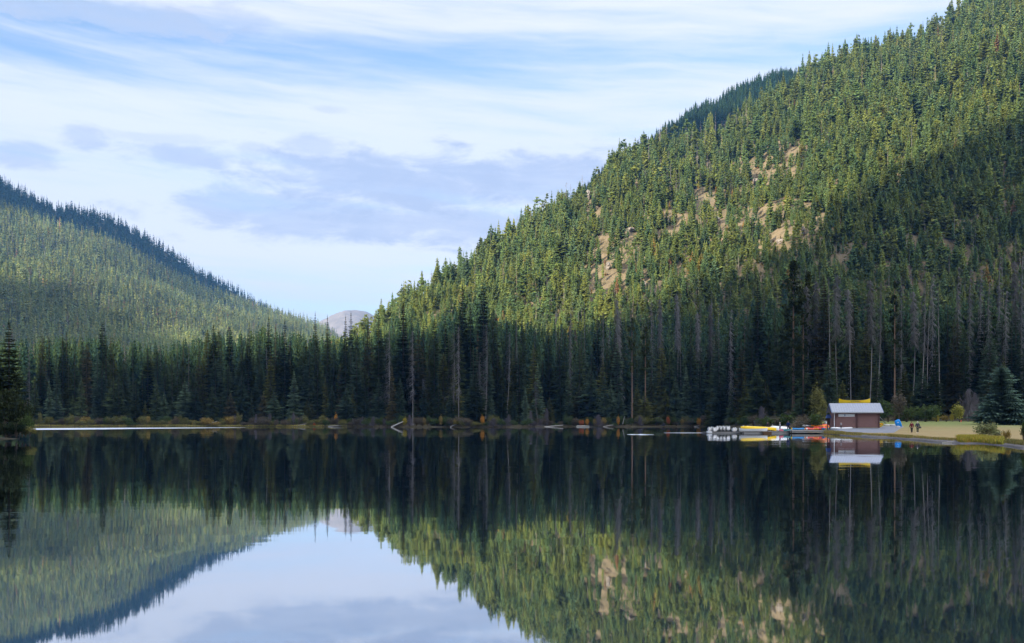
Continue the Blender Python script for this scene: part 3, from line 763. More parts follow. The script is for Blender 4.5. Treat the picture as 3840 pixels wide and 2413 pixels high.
for px, top, k, dd, fl in ((1455, 1235, 1, 3, 1), (1548, 1240, 0, 2, 1), (1697, 1240, 1, 1, 1), (1720, 1225, 0, 2, 1), (1820, 1210, 1, 9, 1), (1800, 1320, 3, 4, 1), (1898, 1245, 4, 5, 1), (1942, 1195, 5, 12, 1), (2090, 1190, 5, 9, 1), (2140, 1150, 3, 22, 1), (2196, 1130, 5, 16, 1),
                           (2262, 1170, 0, 14, 1), (2310, 1120, 6, 20, 1), (2325, 1140, 3, 22, 1), (2375, 1350, 5, 3, 1), (2455, 1125, 4, 18, -1), (2470, 1115, 6, 16, 1), (2535, 1100, 6, 14, 1), (2555, 1190, 5, 14, 1), (2612, 1170, 6, 10, 1), (2660, 1140, 6, 25, 1), (2700, 1160, 5, 12, 1),
                           (2742, 1160, 3, 6, 1), (1005, 1300, 5, 6, 1), (455, 1500, 5, 2, 1), (430, 1360, 5, 12, 1), (110, 1340, 0, 20, 1), (1600, 1420, 4, 3, -1), (3020, 1070, 6, 5, 1), (3055, 1050, 6, 6, 1), (3115, 1040, 5, 3, 1), (3145, 1030, 6, 4, -1), (3175, 1080, 6, 8, 1), (3192, 1130, 5, 4, 1),
                           (3258, 1045, 6, 2, 1), (3285, 1060, 4, 10, 1), (3380, 1035, 0, 12, 1), (3450, 1045, 4, 8, 1), (3480, 1070, 2, 10, -1), (3525, 1080, 5, 6, 1), (3500, 1030, 3, 25, 1), (3595, 1000, 3, 22, 1), (3640, 1010, 3, 22, 1), (3680, 1010, 3, 20, 1), (3710, 1060, 3, 8, 1), (3750, 960, 3, 24, 1),
                           (3775, 1090, 3, 8, 1), (3800, 975, 6, 24, 1), (3835, 960, 3, 24, 1), (3420, 1090, 6, 14, 1), (2020, 1430, 4, 0, -1), (2205, 1490, 2, 0, 1)):
    place_snag(px, float(frontD(px)) + dd + (8 if k != 1 and dd > 2 else 0), top, None, k, 1.05, fl)
grp = {}
for px, e, k in snags: grp.setdefault((region(px), k in (5,)), []).append((px, e))
for (reg, bare), L in grp.items():
    L.sort(key=lambda a: a[0]); w = 'thin bare grey snag' if bare else 'grey dead tree with drooping twigs'
    for i, (px, e) in enumerate(L):
        lab = f'{w} {reg}' if len(L) == 1 else (f'{ORD[min(i, 11)]} of the ' + ('thin bare grey snags ' if bare else 'twiggy grey dead trees ') + reg)
        tag(e, lab, 'dead tree', 'dead trees in the lakeside wood')

# ------------------------------------------------------------------ lawn, beach, gravel
def gz(px, D):
    return float(ground(np.array(float(U(px))), np.array(float(D))))
def sheet(name, edge, n_along, dz, mat, label, cat):
    """edge: list of (px, near D, far D): a sheet draped over the ground"""
    pxs = np.linspace(edge[0][0], edge[-1][0], n_along); a = np.array(edge, float)
    n0 = np.interp(pxs, a[:, 0], a[:, 1]); f0 = np.interp(pxs, a[:, 0], a[:, 2]); K = 40
    V = []
    for p, q, r in zip(pxs, n0, f0):
        for k in range(K):
            D = q + (r - q) * k / (K - 1); u = U(p); V.append((u * D, D, gz(p, D) + dz))
    i = np.arange(n_along - 1)[:, None] * K + np.arange(K - 1)[None]
    T = np.stack([i, i + K, i + K + 1, i + 1], -1).reshape(-1, 4)
    return tag(link(name, mesh_np(name, V, T, mat, smooth=True)), label, cat, kind='structure')
def lawn_mat():
    m, t, out = new_mat('lawn grass')
    g = t.add('ShaderNodeNewGeometry'); s = t.add('ShaderNodeSeparateXYZ'); t.l.new(g.outputs['Position'], s.inputs[0])
    v = t.vec(t.m('MULTIPLY', s.outputs[0], .12), t.m('MULTIPLY', s.outputs[1], .30), 0.0)
    n = t.noise(v, 1.0, 6, .62, .4); n2 = t.noise(g.outputs['Position'], 1.1, 5, .7)
    back = t.ss(t.m('ADD', s.outputs[1], t.m('MULTIPLY', t.m('SUBTRACT', n, .5), 70.0)), 148, 205)
    dry = t.mix(n, (.21, .16, .08, 1), (.36, .28, .15, 1)); green = t.mix(n, (.12, .155, .055, 1), (.23, .24, .10, 1))
    c = t.mix(back, dry, green)
    sc_ = t.add('ShaderNodeVectorMath', operation='SCALE'); t.l.new(c, sc_.inputs[0]); t.l.new(t.m('ADD', .7, t.m('MULTIPLY', n2, .6)), sc_.inputs['Scale'])
    p = t.add('ShaderNodeBsdfPrincipled'); t.l.new(sc_.outputs[0], p.inputs['Base Color']); p.inputs['Roughness'].default_value = 1; p.inputs['Specular IOR Level'].default_value = 0
    t.l.new(p.outputs[0], out.inputs[0]); return m
sD = lambda p: float(shoreD(p))
m_lawn = lawn_mat()
m_mud = ground_mat('grey lake mud', [(.3, (.08, .074, .072)), (.6, (.13, .12, .12)), (.8, (.18, .16, .14))], .5, scale2=4)
m_gravel = ground_mat('grey gravel', [(.3, (.15, .16, .18)), (.6, (.22, .23, .26))], 2.0, scale2=9)
sheet('lawn', [(p, sD(p) + 2.5, 236) for p in range(3040, 6200, 16)], 320, .03, m_lawn, 'dry tan and green lawn rising from the right shore', 'lawn')
sheet('beach', [(p, sD(p) - 1.5, sD(p) + (3.6 if p < 3590 else 1.0 if p < 3740 else 2.6)) for p in range(3150, 6200, 14)], 330, .036, m_mud, 'narrow grey mud beach along the right shore', 'beach')
sheet('gravel_pad', [(3105, 166, 172), (3160, 152, 176), (3250, 150, 178), (3350, 149, 180), (3372, 163, 180), (3388, 172, 178)], 60, .04, m_gravel, 'grey gravel pad in front of the boat shed', 'pavement')

# the dark wooded point at the far left
bk = MB(); rings = []
for k in range(9):
    a = k / 8; rings.append([(-72 + 16.5 * math.cos(t * 2 * PI / 40) * (1 - a) * (1 + .12 * math.sin(t * 3 * 2 * PI / 40)), 118 + 8.5 * math.sin(t * 2 * PI / 40) * (1 - a), -.4 + 1.0 * math.sin(a * PI / 2)) for t in range(40)])
bk.quad_strip(rings)
tag(bk.build('bank', m_floor, smooth=True), 'low dark point of land at the far left edge', 'ground', kind='structure')
def spit_spruce(x, y, h, ws, lab):
    e = empty('spruce_tree', (x, y, .3), 1.0, (ws, ws, h / 20.5)); link('trunk', trunk_mesh('mid'), e); link('crown', crown_mesh('mid', 0 if ws > .95 else 3, 1), e)
    tag(e, lab, 'spruce tree', 'spruces along the lakeside')
spit_spruce(-57.6, 114, 13.7, 1.0, 'nearest dark spruce with a thin spire tip at the left edge of the lake')
spit_spruce(-60.6, 117, 10.2, .95, 'shorter dark spruce cut by the left edge beside the nearest one')
# the broad spruce on the lawn
v, t = spruce_tris(np.random.default_rng(77), 11.5, 5.7, .01, 'broad', 46, 24, 0, .30, .16)
e = empty('spruce_tree', (float(U(3756)) * 192, 192, gz(3756, 192) - .1)); link('trunk', trunk_mb(11.3, .22).mesh('trunk', m_bark), e)
link('crown', mesh_np('crown', v, t, foliage('lawn spruce needles', (.085, .135, .098), (.085, .135, .098), var=.5)), e)
tag(e, 'broad bushy blue-green spruce standing alone at the back of the lawn', 'spruce tree', 'spruces along the lakeside')

# ------------------------------------------------------------------ shrubs and logs on the shore
def shrub_tris(rng, H, R, leaves, size, lobes=5):
    V = []; T = []
    L = [(rng.uniform(-.55, .55) * R, rng.uniform(-.5, .5) * R, H * rng.uniform(.35, .75), R * rng.uniform(.35, .6), H * rng.uniform(.22, .36)) for _ in range(lobes)]
    for k in range(leaves):
        lx, ly, lz, r, hz = L[k % lobes]
        d = rng.normal(size=3); d /= np.linalg.norm(d); d *= rng.uniform(.35, 1.08)
        p = np.array((lx + d[0] * r, ly + d[1] * r, max(.1, lz + d[2] * hz)))
        e1 = rng.normal(size=3); e1 /= np.linalg.norm(e1); e2 = rng.normal(size=3); e2 /= np.linalg.norm(e2)
        q = size * rng.uniform(.5, 1.3); b = len(V); V += [p + e1 * q, p + e2 * q, p - (e1 + e2) * q * .5]; T += [(b, b + 1, b + 2)]
    return np.array(V), np.array(T)
def stems_mb(rng, H, R, n=9):
    m = MB()
    for k in range(n):
        a = rng.uniform(0, 2 * PI); q = R * rng.uniform(.2, .8)
        m.tube([(0, 0, -.1), (q * .35 * math.cos(a), q * .35 * math.sin(a), H * .45), (q * math.cos(a), q * math.sin(a), H * rng.uniform(.65, .95))], [.05, .035, .012], 4)
    return m
SH = []
for k in range(4):
    r = np.random.default_rng(120 + k); v, t = shrub_tris(r, 3.0, 1.7, 1700, .135, 5 + k); SH.append((v, t, stems_mb(r, 3.0, 1.5)))
v, t = shrub_tris(np.random.default_rng(130), 5.5, 1.1, 1300, .15, 8); SH.append((v, t, stems_mb(np.random.default_rng(5), 5.5, .5, 4)))   # slim little aspen
m_stem = simple('shrub stems', (.12, .09, .07), .9, .3, 3)
LEAF = {'olive': ((.13, .135, .045), (.19, .18, .06)), 'ochre': ((.28, .20, .055), (.32, .24, .07)), 'orange': ((.52, .24, .04), (.60, .32, .06)), 'red': ((.42, .12, .04), (.50, .16, .06)), 'yellow': ((.46, .38, .05), (.54, .44, .07)),
        'green': ((.060, .095, .030), (.085, .12, .04)), 'brown': ((.115, .098, .070), (.15, .125, .09)), 'dark': ((.022, .036, .018), (.04, .05, .022)), 'grey green': ((.19, .22, .10), (.25, .27, .13)), 'willow': ((.30, .29, .06), (.36, .34, .08))}
LW = {'olive': 'olive', 'ochre': 'ochre yellow', 'orange': 'bright orange', 'red': 'orange-red', 'yellow': 'bright yellow', 'green': 'green', 'brown': 'dull brown', 'dark': 'dark', 'grey green': 'grey-green', 'willow': 'yellow-green'}
SHM = {}
def shrub_mesh(k, c):
    if (k, c) not in SHM:
        SHM[(k, c)] = (mesh_np('leaves', SH[k][0], SH[k][1], foliage(LW[c] + ' leaves', *LEAF[c], var=.4)), SH[k][2].mesh('stem', m_stem))
    return SHM[(k, c)]
m_btwig = simple('purple grey twigs', (.16, .14, .155), .95, .3, 2.0, obj_random=.3)
BARE = []
for k in range(3):
    r = np.random.default_rng(140 + k); m_ = stems_mb(r, 3.2, 1.9, 18)
    v, t = snag_tris(r, 3.0, 190, 1.7, .12, thick=.022); v = v * np.array((1, 1, 1)) ; v[:, 2] = np.abs(v[:, 2]) * 1.0 + .1
    up = v.copy(); BARE.append((m_.mesh('stem', m_btwig), mesh_np('twigs', up, t, m_btwig)))
shrubs = []
def shrub(px, D, h, wid, c, k, lab=None, zoff=0):
    z = gz(px, D) if px > 125 else .5
    k0 = k % 4 if c != 'bare' else k % 3
    if k == 9: k0 = 4
    H0 = 5.5 if k0 == 4 and c != 'bare' else 3.1; W0 = 2.4 if k0 == 4 and c != 'bare' else 3.6
    e = empty('shrub', (float(U(px)) * D, D, z + zoff - .05), (px * 1.7) % 6.28, (wid / W0, wid / W0, h / H0))
    a, b = BARE[k0][::-1] if c == 'bare' else shrub_mesh(k0, c)
    link('twigs' if c == 'bare' else 'leaves', a, e); link('stem', b, e)
    shrubs.append((px, e, c, lab)); return e
rng = np.random.default_rng(55)
def along(x0, x1, n, kinds, h0, h1, d0=.5, d1=5):
    for i in range(n):
        px = x0 + (x1 - x0) * (i + rng.uniform(.1, .9)) / n
        shrub(px, sD(px) + rng.uniform(d0, d1), rng.uniform(h0, h1), rng.uniform(2.8, 6.5), kinds[int(rng.integers(len(kinds)))], int(rng.integers(4)))
along(125, 900, 46, ['olive', 'olive', 'ochre', 'brown', 'olive', 'olive', 'green'], 1.6, 5.2)
along(900, 1330, 26, ['olive', 'brown', 'green', 'green', 'olive', 'brown'], 1.2, 4.2)
along(1330, 2640, 60, ['brown', 'green', 'green', 'bare', 'green', 'brown', 'olive', 'green'], 1.0, 4.4, .5, 6)
along(2660, 3080, 16, ['brown', 'green', 'brown'], 1.6, 3.4, 3, 14)
for px, h, w, c, k, d in ((1012, 4.6, 3.2, 'bare', 0, 2), (1100, 5.2, 2.8, 'bare', 1, 2), (880, 4.0, 2.2, 'bare', 2, 2), (960, 4.4, 2.4, 'bare', 2, 2), (1258, 5.0, 1.9, 'orange', 9, 4), (1225, 3.2, 1.4, 'orange', 9, 4), (1517, 3.6, 2.2, 'yellow', 9, 2),
                            (1655, 4.2, 2.0, 'ochre', 9, 2), (1712, 2.6, 3.4, 'ochre', 1, 1), (1808, 4.2, 2.0, 'orange', 9, 2), (1590, 3.2, 1.8, 'ochre', 9, 2), (1990, 5.5, 3.6, 'bare', 1, 2), (2050, 6.5, 3.6, 'bare', 0, 3), (2130, 4.5, 4.6, 'green', 2, 1), (2200, 3.2, 2.0, 'orange', 9, 1),
                            (2232, 3.6, 3.0, 'ochre', 0, 1), (2320, 4.2, 1.8, 'orange', 9, 1), (2262, 3.4, 3.2, 'ochre', 3, 2), (2507, 3.6, 2.4, 'red', 1, 1), (2622, 3.8, 2.6, 'orange', 0, 1), (2560, 3.2, 2.2, 'ochre', 9, 1), (2400, 3.6, 3.4, 'bare', 2, 2), (1400, 3.4, 4.0, 'bare', 2, 1), (1440, 3.0, 2.6, 'bare', 0, 1), (1850, 3.0, 6.0, 'bare', 1, 1), (1900, 3.0, 5.0, 'bare', 0, 2),
                            (1760, 2.8, 3.6, 'brown', 2, 1), (2856, 5.0, 4.5, 'bare', 1, 18), (2180, 2.6, 2.6, 'red', 2, 1), (1178, 1.4, 1.6, 'red', 2, .5)):
    shrub(px, sD(px) + d, h, w, c, k)
# labelled one by one: near the lawn, the shed and the left point
for px, D, h, w, c, k, lab in ((2893, 200, 2.3, 2.6, 'yellow', 0, 'yellow-green bush behind the people on the dock'), (3062, 196, 1.3, 3.4, 'ochre', 2, 'low mound of dry tan brush left of the shed'), (3092, 205, 6.0, 2.4, 'olive', 9, 'tall olive bush close to the left end of the shed'), (3070, 226, 9.5, 4.6, 'olive', 9, 'slim olive birch above the left end of the shed roof'),
                               (3330, 222, 5.0, 8.0, 'green', 1, 'dark green thicket behind the leaning pole'), (3372, 224, 7.5, 4.4, 'brown', 9, 'tall brownish bush behind the blue boat'), (3400, 226, 4.2, 7.0, 'green', 2, 'green bush right of the blue boat'), (3470, 228, 5.0, 8.0, 'green', 0, 'dark green bush behind the walking couple'), (3512, 228, 2.3, 3.0, 'yellow', 0, 'small yellow bush at the back edge of the lawn'),
                               (3548, 228, 1.6, 3.4, 'ochre', 1, 'low ochre bush between the yellow bush and the willow'), (3598, 226, 4.8, 4.2, 'willow', 9, 'yellow-green willow at the back of the lawn'), (3572, 226, 2.2, 1.5, 'yellow', 9, 'small bright yellow sapling left of the willow'), (3630, 232, 7.8, 5.6, 'bare', 1, 'large purple-grey leafless bush behind the willow'), (3655, 234, 7.0, 5.0, 'bare', 0, 'second leafless bush between the purple-grey bush and broad spruce'),
                               (3688, 106, 2.35, 3.4, 'grey green', 0, 'grey-green willow bush on the near right shore'), (3732, 107, 1.3, 1.6, 'grey green', 9, 'small upright sapling right of the grey-green willow bush'), (3772, 98, 1.25, 1.2, 'ochre', 2, 'small ochre bush at the end of the yellow sedge'), (3838, 92, 2.1, 1.7, 'green', 1, 'bright green bush cut by the right edge of the photo'),
                               (62, 113, 5.4, 4.6, 'dark', 0, 'dark bush under the nearest left spruce'), (22, 111, 5.6, 5.0, 'dark', 1, 'dark bush at the very left edge by the water'), (96, 110.5, 2.6, 2.6, 'green', 2, 'green brown bush at the tip of the left point'), (84, 112, 4.4, 3.2, 'dark', 3, 'dark upright bush right of the nearest left spruce'), (112, 109.5, 1.2, 1.9, 'olive', 3, 'low olive bush touching the water on the left point'), (60, 108.5, 1.8, 3.0, 'dark', 2, 'low dark bush on the waterline of the left point'), (20, 108.5, 2.0, 3.4, 'dark', 0, 'low dark bush on the waterline at the left edge')):
    shrub(px, D, h, w, c, k, lab)
grp = {}
for px, e, c, lab in shrubs:
    if lab: tag(e, lab, 'shrub', 'shrubs along the shore')
    else: grp.setdefault((region(px), c), []).append((px, e))
REG2 = lambda r: r.replace('behind', 'near').replace('above', 'on bank above')
for (reg, c), L in grp.items():
    L.sort(key=lambda a: a[0]); w = 'leafless grey' if c == 'bare' else LW[c]
    for i, (px, e) in enumerate(L):
        lab = f'{w} shrub {REG2(reg)}' if len(L) == 1 else f'{ORD[min(i, 11)]} of the {w} shrubs {REG2(reg)}'
        tag(e, lab, 'shrub', 'shrubs along the shore')
m_log = simple('bleached log', (.46, .43, .39), .85, .25, 1.2)
m_log2 = simple('grey driftwood', (.30, .28, .26), .9, .3, 1.2)
def log(px0, py0, px1, py1, D, r, lab, mat=m_log, dD=0):
    a = (float(U(px0)) * D, D, CAMZ + (HZ - py0) / F * D); D2 = D + dD; b = (float(U(px1)) * D2, D2, CAMZ + (HZ - py1) / F * D2)
    m = MB(); mid = [(a[i] + b[i]) / 2 + (.06 if i == 2 else 0) for i in range(3)]; m.tube([a, mid, b], [r, r * .85, r * .55], 8)
    d = Vector(b) - Vector(a); s = Vector(a) + d * .62; m.tube([s, s + Vector((.15, -.2, .7))], [r * .35, .02], 5)
    o = m.build('fallen_log', mat); tag(o, lab, 'log', 'fallen logs along the shore')
log(1467, 1603, 1512, 1582, sD(1490) - 1, .24, 'slanting white log rising from the water at the middle shore')
log(2032, 1604, 2112, 1595, sD(2070) - 1, .20, 'long pale log lying nearly flat on the middle shore')
log(1688, 1602, 1714, 1590, sD(1700), .18, 'short tan log slanting below the close pair of grey snags', m_log2)
log(1722, 1586, 1762, 1580, sD(1740) + 2, .16, 'pale log lying on the bank right of the snag pair', m_log2)
log(2162, 1600, 2210, 1599, sD(2185) - 1, .24, 'bleached drift log at the waterline under the orange bushes')
log(2262, 1602, 2300, 1594, sD(2280), .20, 'grey drift log right of the bleached one', m_log2)
log(770, 1598, 815, 1580, sD(790) + 1, .16, 'bleached branch on the left bank near the strip end', m_log2)
log(1105, 1600, 1160, 1588, sD(1130) + 1, .18, 'dark drift log beside the small red shrub', m_log2)
log(1230, 1600, 1290, 1597, sD(1260) - .5, .2, 'grey log at the waterline under the orange aspens', m_log2)
log(2335, 1592, 2342, 1562, sD(2340) + 1, .14, 'thin pale stump leaning on the shore by the orange-red bush', m_log2)
log(2600, 1604, 2622, 1597, sD(2610) - .5, .2, 'grey driftwood under the orange shrub left of the white canoes', m_log2)
# sedge and shore grass
def blades(name, spans, h0, h1, n, cols, label, seed, wd=.05):
    r = np.random.default_rng(seed); V = []; T = []; C = []
    for _ in range(n):
        a, b, d0, d1 = spans[int(r.integers(len(spans)))]
        px = r.uniform(a, b); D = (sD(px) if d0 < 60 else 0) + r.uniform(d0, d1); x = float(U(px)) * D; z = max(gz(px, D), -.05); h = r.uniform(h0, h1)
        an = r.uniform(0, PI); dx, dy = math.cos(an) * wd, math.sin(an) * wd; lx, ly = r.normal() * .25 * h, r.normal() * .25 * h; k = len(V)
        V += [(x - dx, D - dy, z - .02), (x + dx, D + dy, z - .02), (x + lx, D + ly, z + h)]; T.append((k, k + 1, k + 2)); c = np.array(cols[int(r.integers(len(cols)))]) * r.uniform(.8, 1.25); C += [c, c, c]
    return tag(link(name, mesh_np(name, V, T, m_grass, np.array(C))), label, 'grass', kind='stuff')
m_grass = foliage('grass blades', None, attr=True, trans=.25, var=.25)
YG = [(.44, .36, .05), (.34, .34, .06), (.50, .33, .08), (.28, .30, .06)]
blades('shore_grass', [(3592, 3700, 1.0, 9.0), (3600, 3762, .3, 8.0)], .25, .62, 16000, YG, 'bright yellow sedge at the near right waterline', 1)
blades('shore_grass', [(3090, 3590, 2.2, 8.0), (3090, 3230, 1.0, 7.0), (3330, 3420, 1.5, 7.0)], .05, .28, 15000, [(.30, .23, .06), (.20, .20, .06), (.34, .26, .10)], 'ochre and green tufts along the right beach', 2)
blades('shore_grass', [(125, 700, .0, 6.0), (560, 1300, .0, 4.0)], .25, .75, 14000, [(.32, .28, .08), (.27, .27, .08), (.38, .30, .12)], 'pale yellow grass fringe along the left shore', 3, .12)
blades('shore_grass', [(3740, 3900, 2.0, 12.0)], .10, .35, 5000, [(.16, .16, .05), (.24, .20, .08)], 'short dry grass at the right edge of the shore', 4)

# ------------------------------------------------------------------ canoes, kayaks, dock
m_white = simple('white hull', (.86, .86, .86), .45, .04, 2, spec=.4)
m_yel = simple('yellow hull', (.95, .62, .008), .42, .06, 2, spec=.4)
m_blue = simple('blue hull', (.01, .26, .62), .42, .06, 2, spec=.4)
m_red = simple('red hull', (.85, .04, .03), .42, .08, 2, spec=.4)
m_coral = simple('coral red hull', (.88, .12, .08), .45, .08, 2, spec=.4)
m_orange = simple('orange hull', (.92, .27, .01), .42, .08, 2, spec=.4)
m_pink = simple('pink hull', (.72, .16, .22), .45, .08, 2, spec=.4)
m_teal = simple('teal hull', (.02, .26, .29), .42, .08, 2, spec=.4)
m_trim = simple('dark trim', (.05, .05, .05), .6, .2, 4)
m_alu = simple('pale aluminium trim', (.55, .56, .57), .4, .1, 4, spec=.5)
m_seat = simple('wooden seat', (.32, .22, .12), .7, .3, 5)
def canoe(name, L, Wd, H, rise, hull, loc, rz, label, cat='canoe', group=None, roll=0.0, pitch=0.0, inner=None, lettering=False):
    root = empty(name, loc); root.rotation_euler = Euler((roll, pitch, rz), 'XYZ')
    tag(root, label, cat, group)
    n = 21; outer = []; inn = []; gl = []; gr = []
    for i in range(n):
        s = -1 + 2 * i / (n - 1); x = s * L / 2 * .995
        w = Wd / 2 * max(.02, (1 - abs(s) ** 2.4)) ** .85; top = H + rise * abs(s) ** 4; keel = .25 * H * abs(s) ** 7
        if abs(s) > .985: x = s * L / 2
        def ring(k, lift):
            P = []
            for j in range(11):
                a = PI * j / 10; P.append((x, -w * k * math.cos(a) * (1 if 1 else 0), keel + lift + (top - keel - lift) * (1 - math.sin(a) ** .55)))
            return P
        outer.append(ring(1, 0)); inn.append(ring(.92, .03)); gl.append(outer[-1][0]); gr.append(outer[-1][-1])
    m = MB(); m.quad_strip(outer, close=False); m.quad_strip([r[::-1] for r in inn], close=False)
    for e_ in (0, -1):                       # close the two stems
        for r in (outer[e_],):
            b = len(m.v); m.v += r; m.f.append(tuple(range(b, b + len(r))))
    hull_o = m.build('hull', hull, root, True)
    g = MB(); g.tube(gl, .028, 5); g.tube(gr, .028, 5); g.build('gunwale', inner or m_trim, root)
    for sx in (-.30, .34):
        w = Wd * .86 * (1 - abs(sx * 2) ** 2.4) ** .85
        MB().box((sx * L, 0, H * .72), (.24, w, .03)).build('seat', m_seat, root)
    if lettering:
        # dark worn letters along the side, too small in the photo to read, and a red mark after them
        for side in (-1,):
            t = MB(); rl = random.Random(3); x = -L * .135
            for k in range(10):
                wl = rl.uniform(.09, .13)
                y = side * (Wd / 2 + .006) * .985
                t.box((x + wl / 2, y, H * .66), (.028, .012, .17)); t.box((x + wl - .014, y, H * .66), (.028, .012, .17 * rl.choice((.5, 1)))); t.box((x + wl / 2, y, H * .66 + rl.choice((-.07, 0, .07))), (wl, .012, .028))
                x += wl + .035
            t.build('lettering', simple('faded dark lettering', (.10, .11, .06), .7, .2, 5), root)
            MB().ell((x + .08, side * (Wd / 2 + .004) * .985, H * .66), (.075, .012, .075)).build('emblem', m_red, root)
    return root
def kayak(loc, rz, L, Wd, H, hull, label, tip=None, roll=0.0, pitch=0.0, group='kayaks piled on the dock'):
    root = empty('kayak', loc); root.rotation_euler = Euler((roll, pitch, rz), 'XYZ'); tag(root, label, 'kayak', group)
    n = 19; rings = []
    for i in range(n):
        s = -1 + 2 * i / (n - 1); x = s * L / 2; w = Wd / 2 * max(.03, 1 - abs(s) ** 2.2) ** .8; z0 = .28 * H * abs(s) ** 3; zt = H * (.86 + .22 * abs(s) ** 2.5) * (1 - .25 * abs(s) ** 9)
        rings.append([(x, w * math.cos(a) * (1.0 if math.sin(a) > 0 else .82), (z0 + zt) / 2 + (zt - z0) / 2 * math.copysign(abs(math.sin(a)) ** .8, math.sin(a))) for a in [2 * PI * j / 12 for j in range(12)]])
    MB().quad_strip(rings).build('hull', hull, root, True)
    c = MB(); ck = [[(L * .02 + .42 * q * math.cos(a), Wd * .30 * q * math.sin(a), H * .86 + dz) for a in [2 * PI * j / 14 for j in range(14)]] for q, dz in ((1.0, .0), (1.06, .055), (.94, .055), (.90, .0))]
    c.quad_strip(ck, cap=False).build('cockpit_rim', m_trim, root, True)
    MB().ell((L * .02, 0, H * .86), (.38, Wd * .27, .025)).build('seat', m_trim, root)
    if tip: MB().ell((-L * .455, 0, H * .60), (.16, .11, .17)).build('bow', tip, root, True)
    return root
def P3(px, py, D): return (float(U(px)) * D, D, CAMZ + (HZ - py) / F * D)
m_plank = simple('grey weathered planks', (.27, .26, .25), .9, .25, 2.5, stripes=(0, .20))
m_plank2 = simple('pale weathered planks', (.37, .355, .33), .9, .2, 2.5, stripes=(1, .16))
m_float = simple('dark dock float', (.06, .055, .05), .9, .3, 3)
m_beam = simple('pale dock beam', (.42, .34, .25), .85, .2, 2)
def dock(px0, px1, D0, D1, ztop, label, beam=True):
    x0, x1 = float(U(px0)) * D0, float(U(px1)) * D0; cx, L, d = (x0 + x1) / 2, x1 - x0, D1 - D0
    root = empty('floating_dock', (cx, (D0 + D1) / 2, 0)); tag(root, label, 'dock', 'sections of the dock')
    MB().box((0, 0, ztop - .06), (L, d, .12)).build('deck', m_plank, root)
    f = MB(); f.box((0, -d / 2 + .12, ztop - .25), (L, .16, .24)); f.box((0, d / 2 - .12, ztop - .25), (L, .16, .24)); f.build('beam', m_plank2, root)
    n = max(2, int(L / 2.6))
    for k in range(n): MB().box((-L / 2 + L * (k + .5) / n, 0, (ztop - .12) / 2 - .18), (1.3, d * .94, ztop - .14 + .36)).build('float', m_float, root)
    if beam:
        for k in (-1, 1): MB().tube([(k * (L / 2 - .15), -d / 2 - .09, -.5), (k * (L / 2 - .15), -d / 2 - .09, ztop + .04)], .07, 8).build('mooring_post', m_float, root)
    return root
dock(2653, 2782, 171.5, 176, .22, 'low grey dock section carrying the white canoes seen bow-on')
dock(2783, 2872, 170, 174, .30, 'grey dock section under the yellow upturned canoe')
dock(2875, 2962, 169.3, 175.5, .34, 'pale dock section below the pink and teal kayaks')
dock(2964, 3118, 168, 187, .52, 'largest grey dock section carrying the kayak pile')
g = empty('gangway', P3(2872, 1618, 169.6)); tag(g, 'short brown gangway between two dock sections', 'gangway')
g.location.z = .24
m_brown = simple('brown boards', (.16, .09, .045), .9, .3, 3, stripes=(2, .14))
MB().box((.1, 0, .02), (1.5, 1.1, .10)).build('deck', m_brown, g); MB().box((.1, -.52, -.16), (1.5, .06, .34)).build('side_panel', m_brown, g)
bm = MB().box((0, 0, 0), (1.9, .22, .16)).build('timber', m_beam, None, loc=P3(3050, 1621.5, 167.7)); tag(bm, 'pale new timber along the front of the largest dock section', 'timber')

# white canoes with their bows toward us
WG = 'white canoes lined up bow-on'
for px, D, zb, Wd, H, L, rl, lab in ((2673, 172.6, .25, .88, .62, 4.6, .03, 'leftmost and widest of the white canoes seen bow-on'), (2691, 172.6, .25, .80, .58, 4.6, -.03, 'second from left of the white canoes seen bow-on'), (2704, 174.6, .42, .52, .60, 4.4, 0, 'third white bow-on canoe, first of the four narrow ones'),
                                 (2716.5, 174.6, .42, .52, .60, 4.4, .05, 'fourth white bow-on canoe, second of the four narrow ones'), (2729, 174.6, .42, .50, .60, 4.4, 0, 'fifth white bow-on canoe, third of the four narrow ones'), (2742, 174.6, .42, .56, .60, 4.4, -.06, 'sixth white bow-on canoe, last of the four narrow ones'), (2764, 173.0, .25, .92, .50, 4.5, .05, 'rightmost white bow-on canoe, low and wide beside the yellow canoe')):
    c = canoe('canoe', L, Wd, H, .24, m_white, (float(U(px)) * D, D + 2.2, zb), PI / 2 - .30, lab, group=WG, roll=rl, inner=m_alu)
m_raft = MB().box((0, 0, 0), (.8, 1.0, .35)).build('float_block', m_white, None, loc=P3(2660, 1621, 171)); tag(m_raft, 'pale float block at the left end of the dock', 'float')
canoe('canoe', 4.9, .85, .46, .18, m_white, (float(U(2826)) * 170.6, 170.9, .30), .0, 'long white canoe lying broadside below the yellow one', group='canoes on the dock', inner=m_alu)
canoe('canoe', 6.3, .95, .50, .16, m_yel, (float(U(2847)) * 172, 172.4, 1.16), .06, 'long yellow canoe turned upside down above the white one', group='canoes on the dock', roll=PI, pitch=.045)
canoe('rowboat', 3.3, 1.5, .78, .10, m_white, (float(U(2926)) * 173.6, 173.9, 1.20), -.05, 'big white rowboat turned upside down behind the pink and teal kayaks', 'rowboat', roll=PI, pitch=.06)
canoe('canoe', 3.6, .8, .45, .2, m_white, (float(U(2798)) * 178, 178.5, .62), PI / 2, 'white canoe tip peeking over the left end of the yellow canoe', group='canoes on the dock', inner=m_alu)
KD = .53
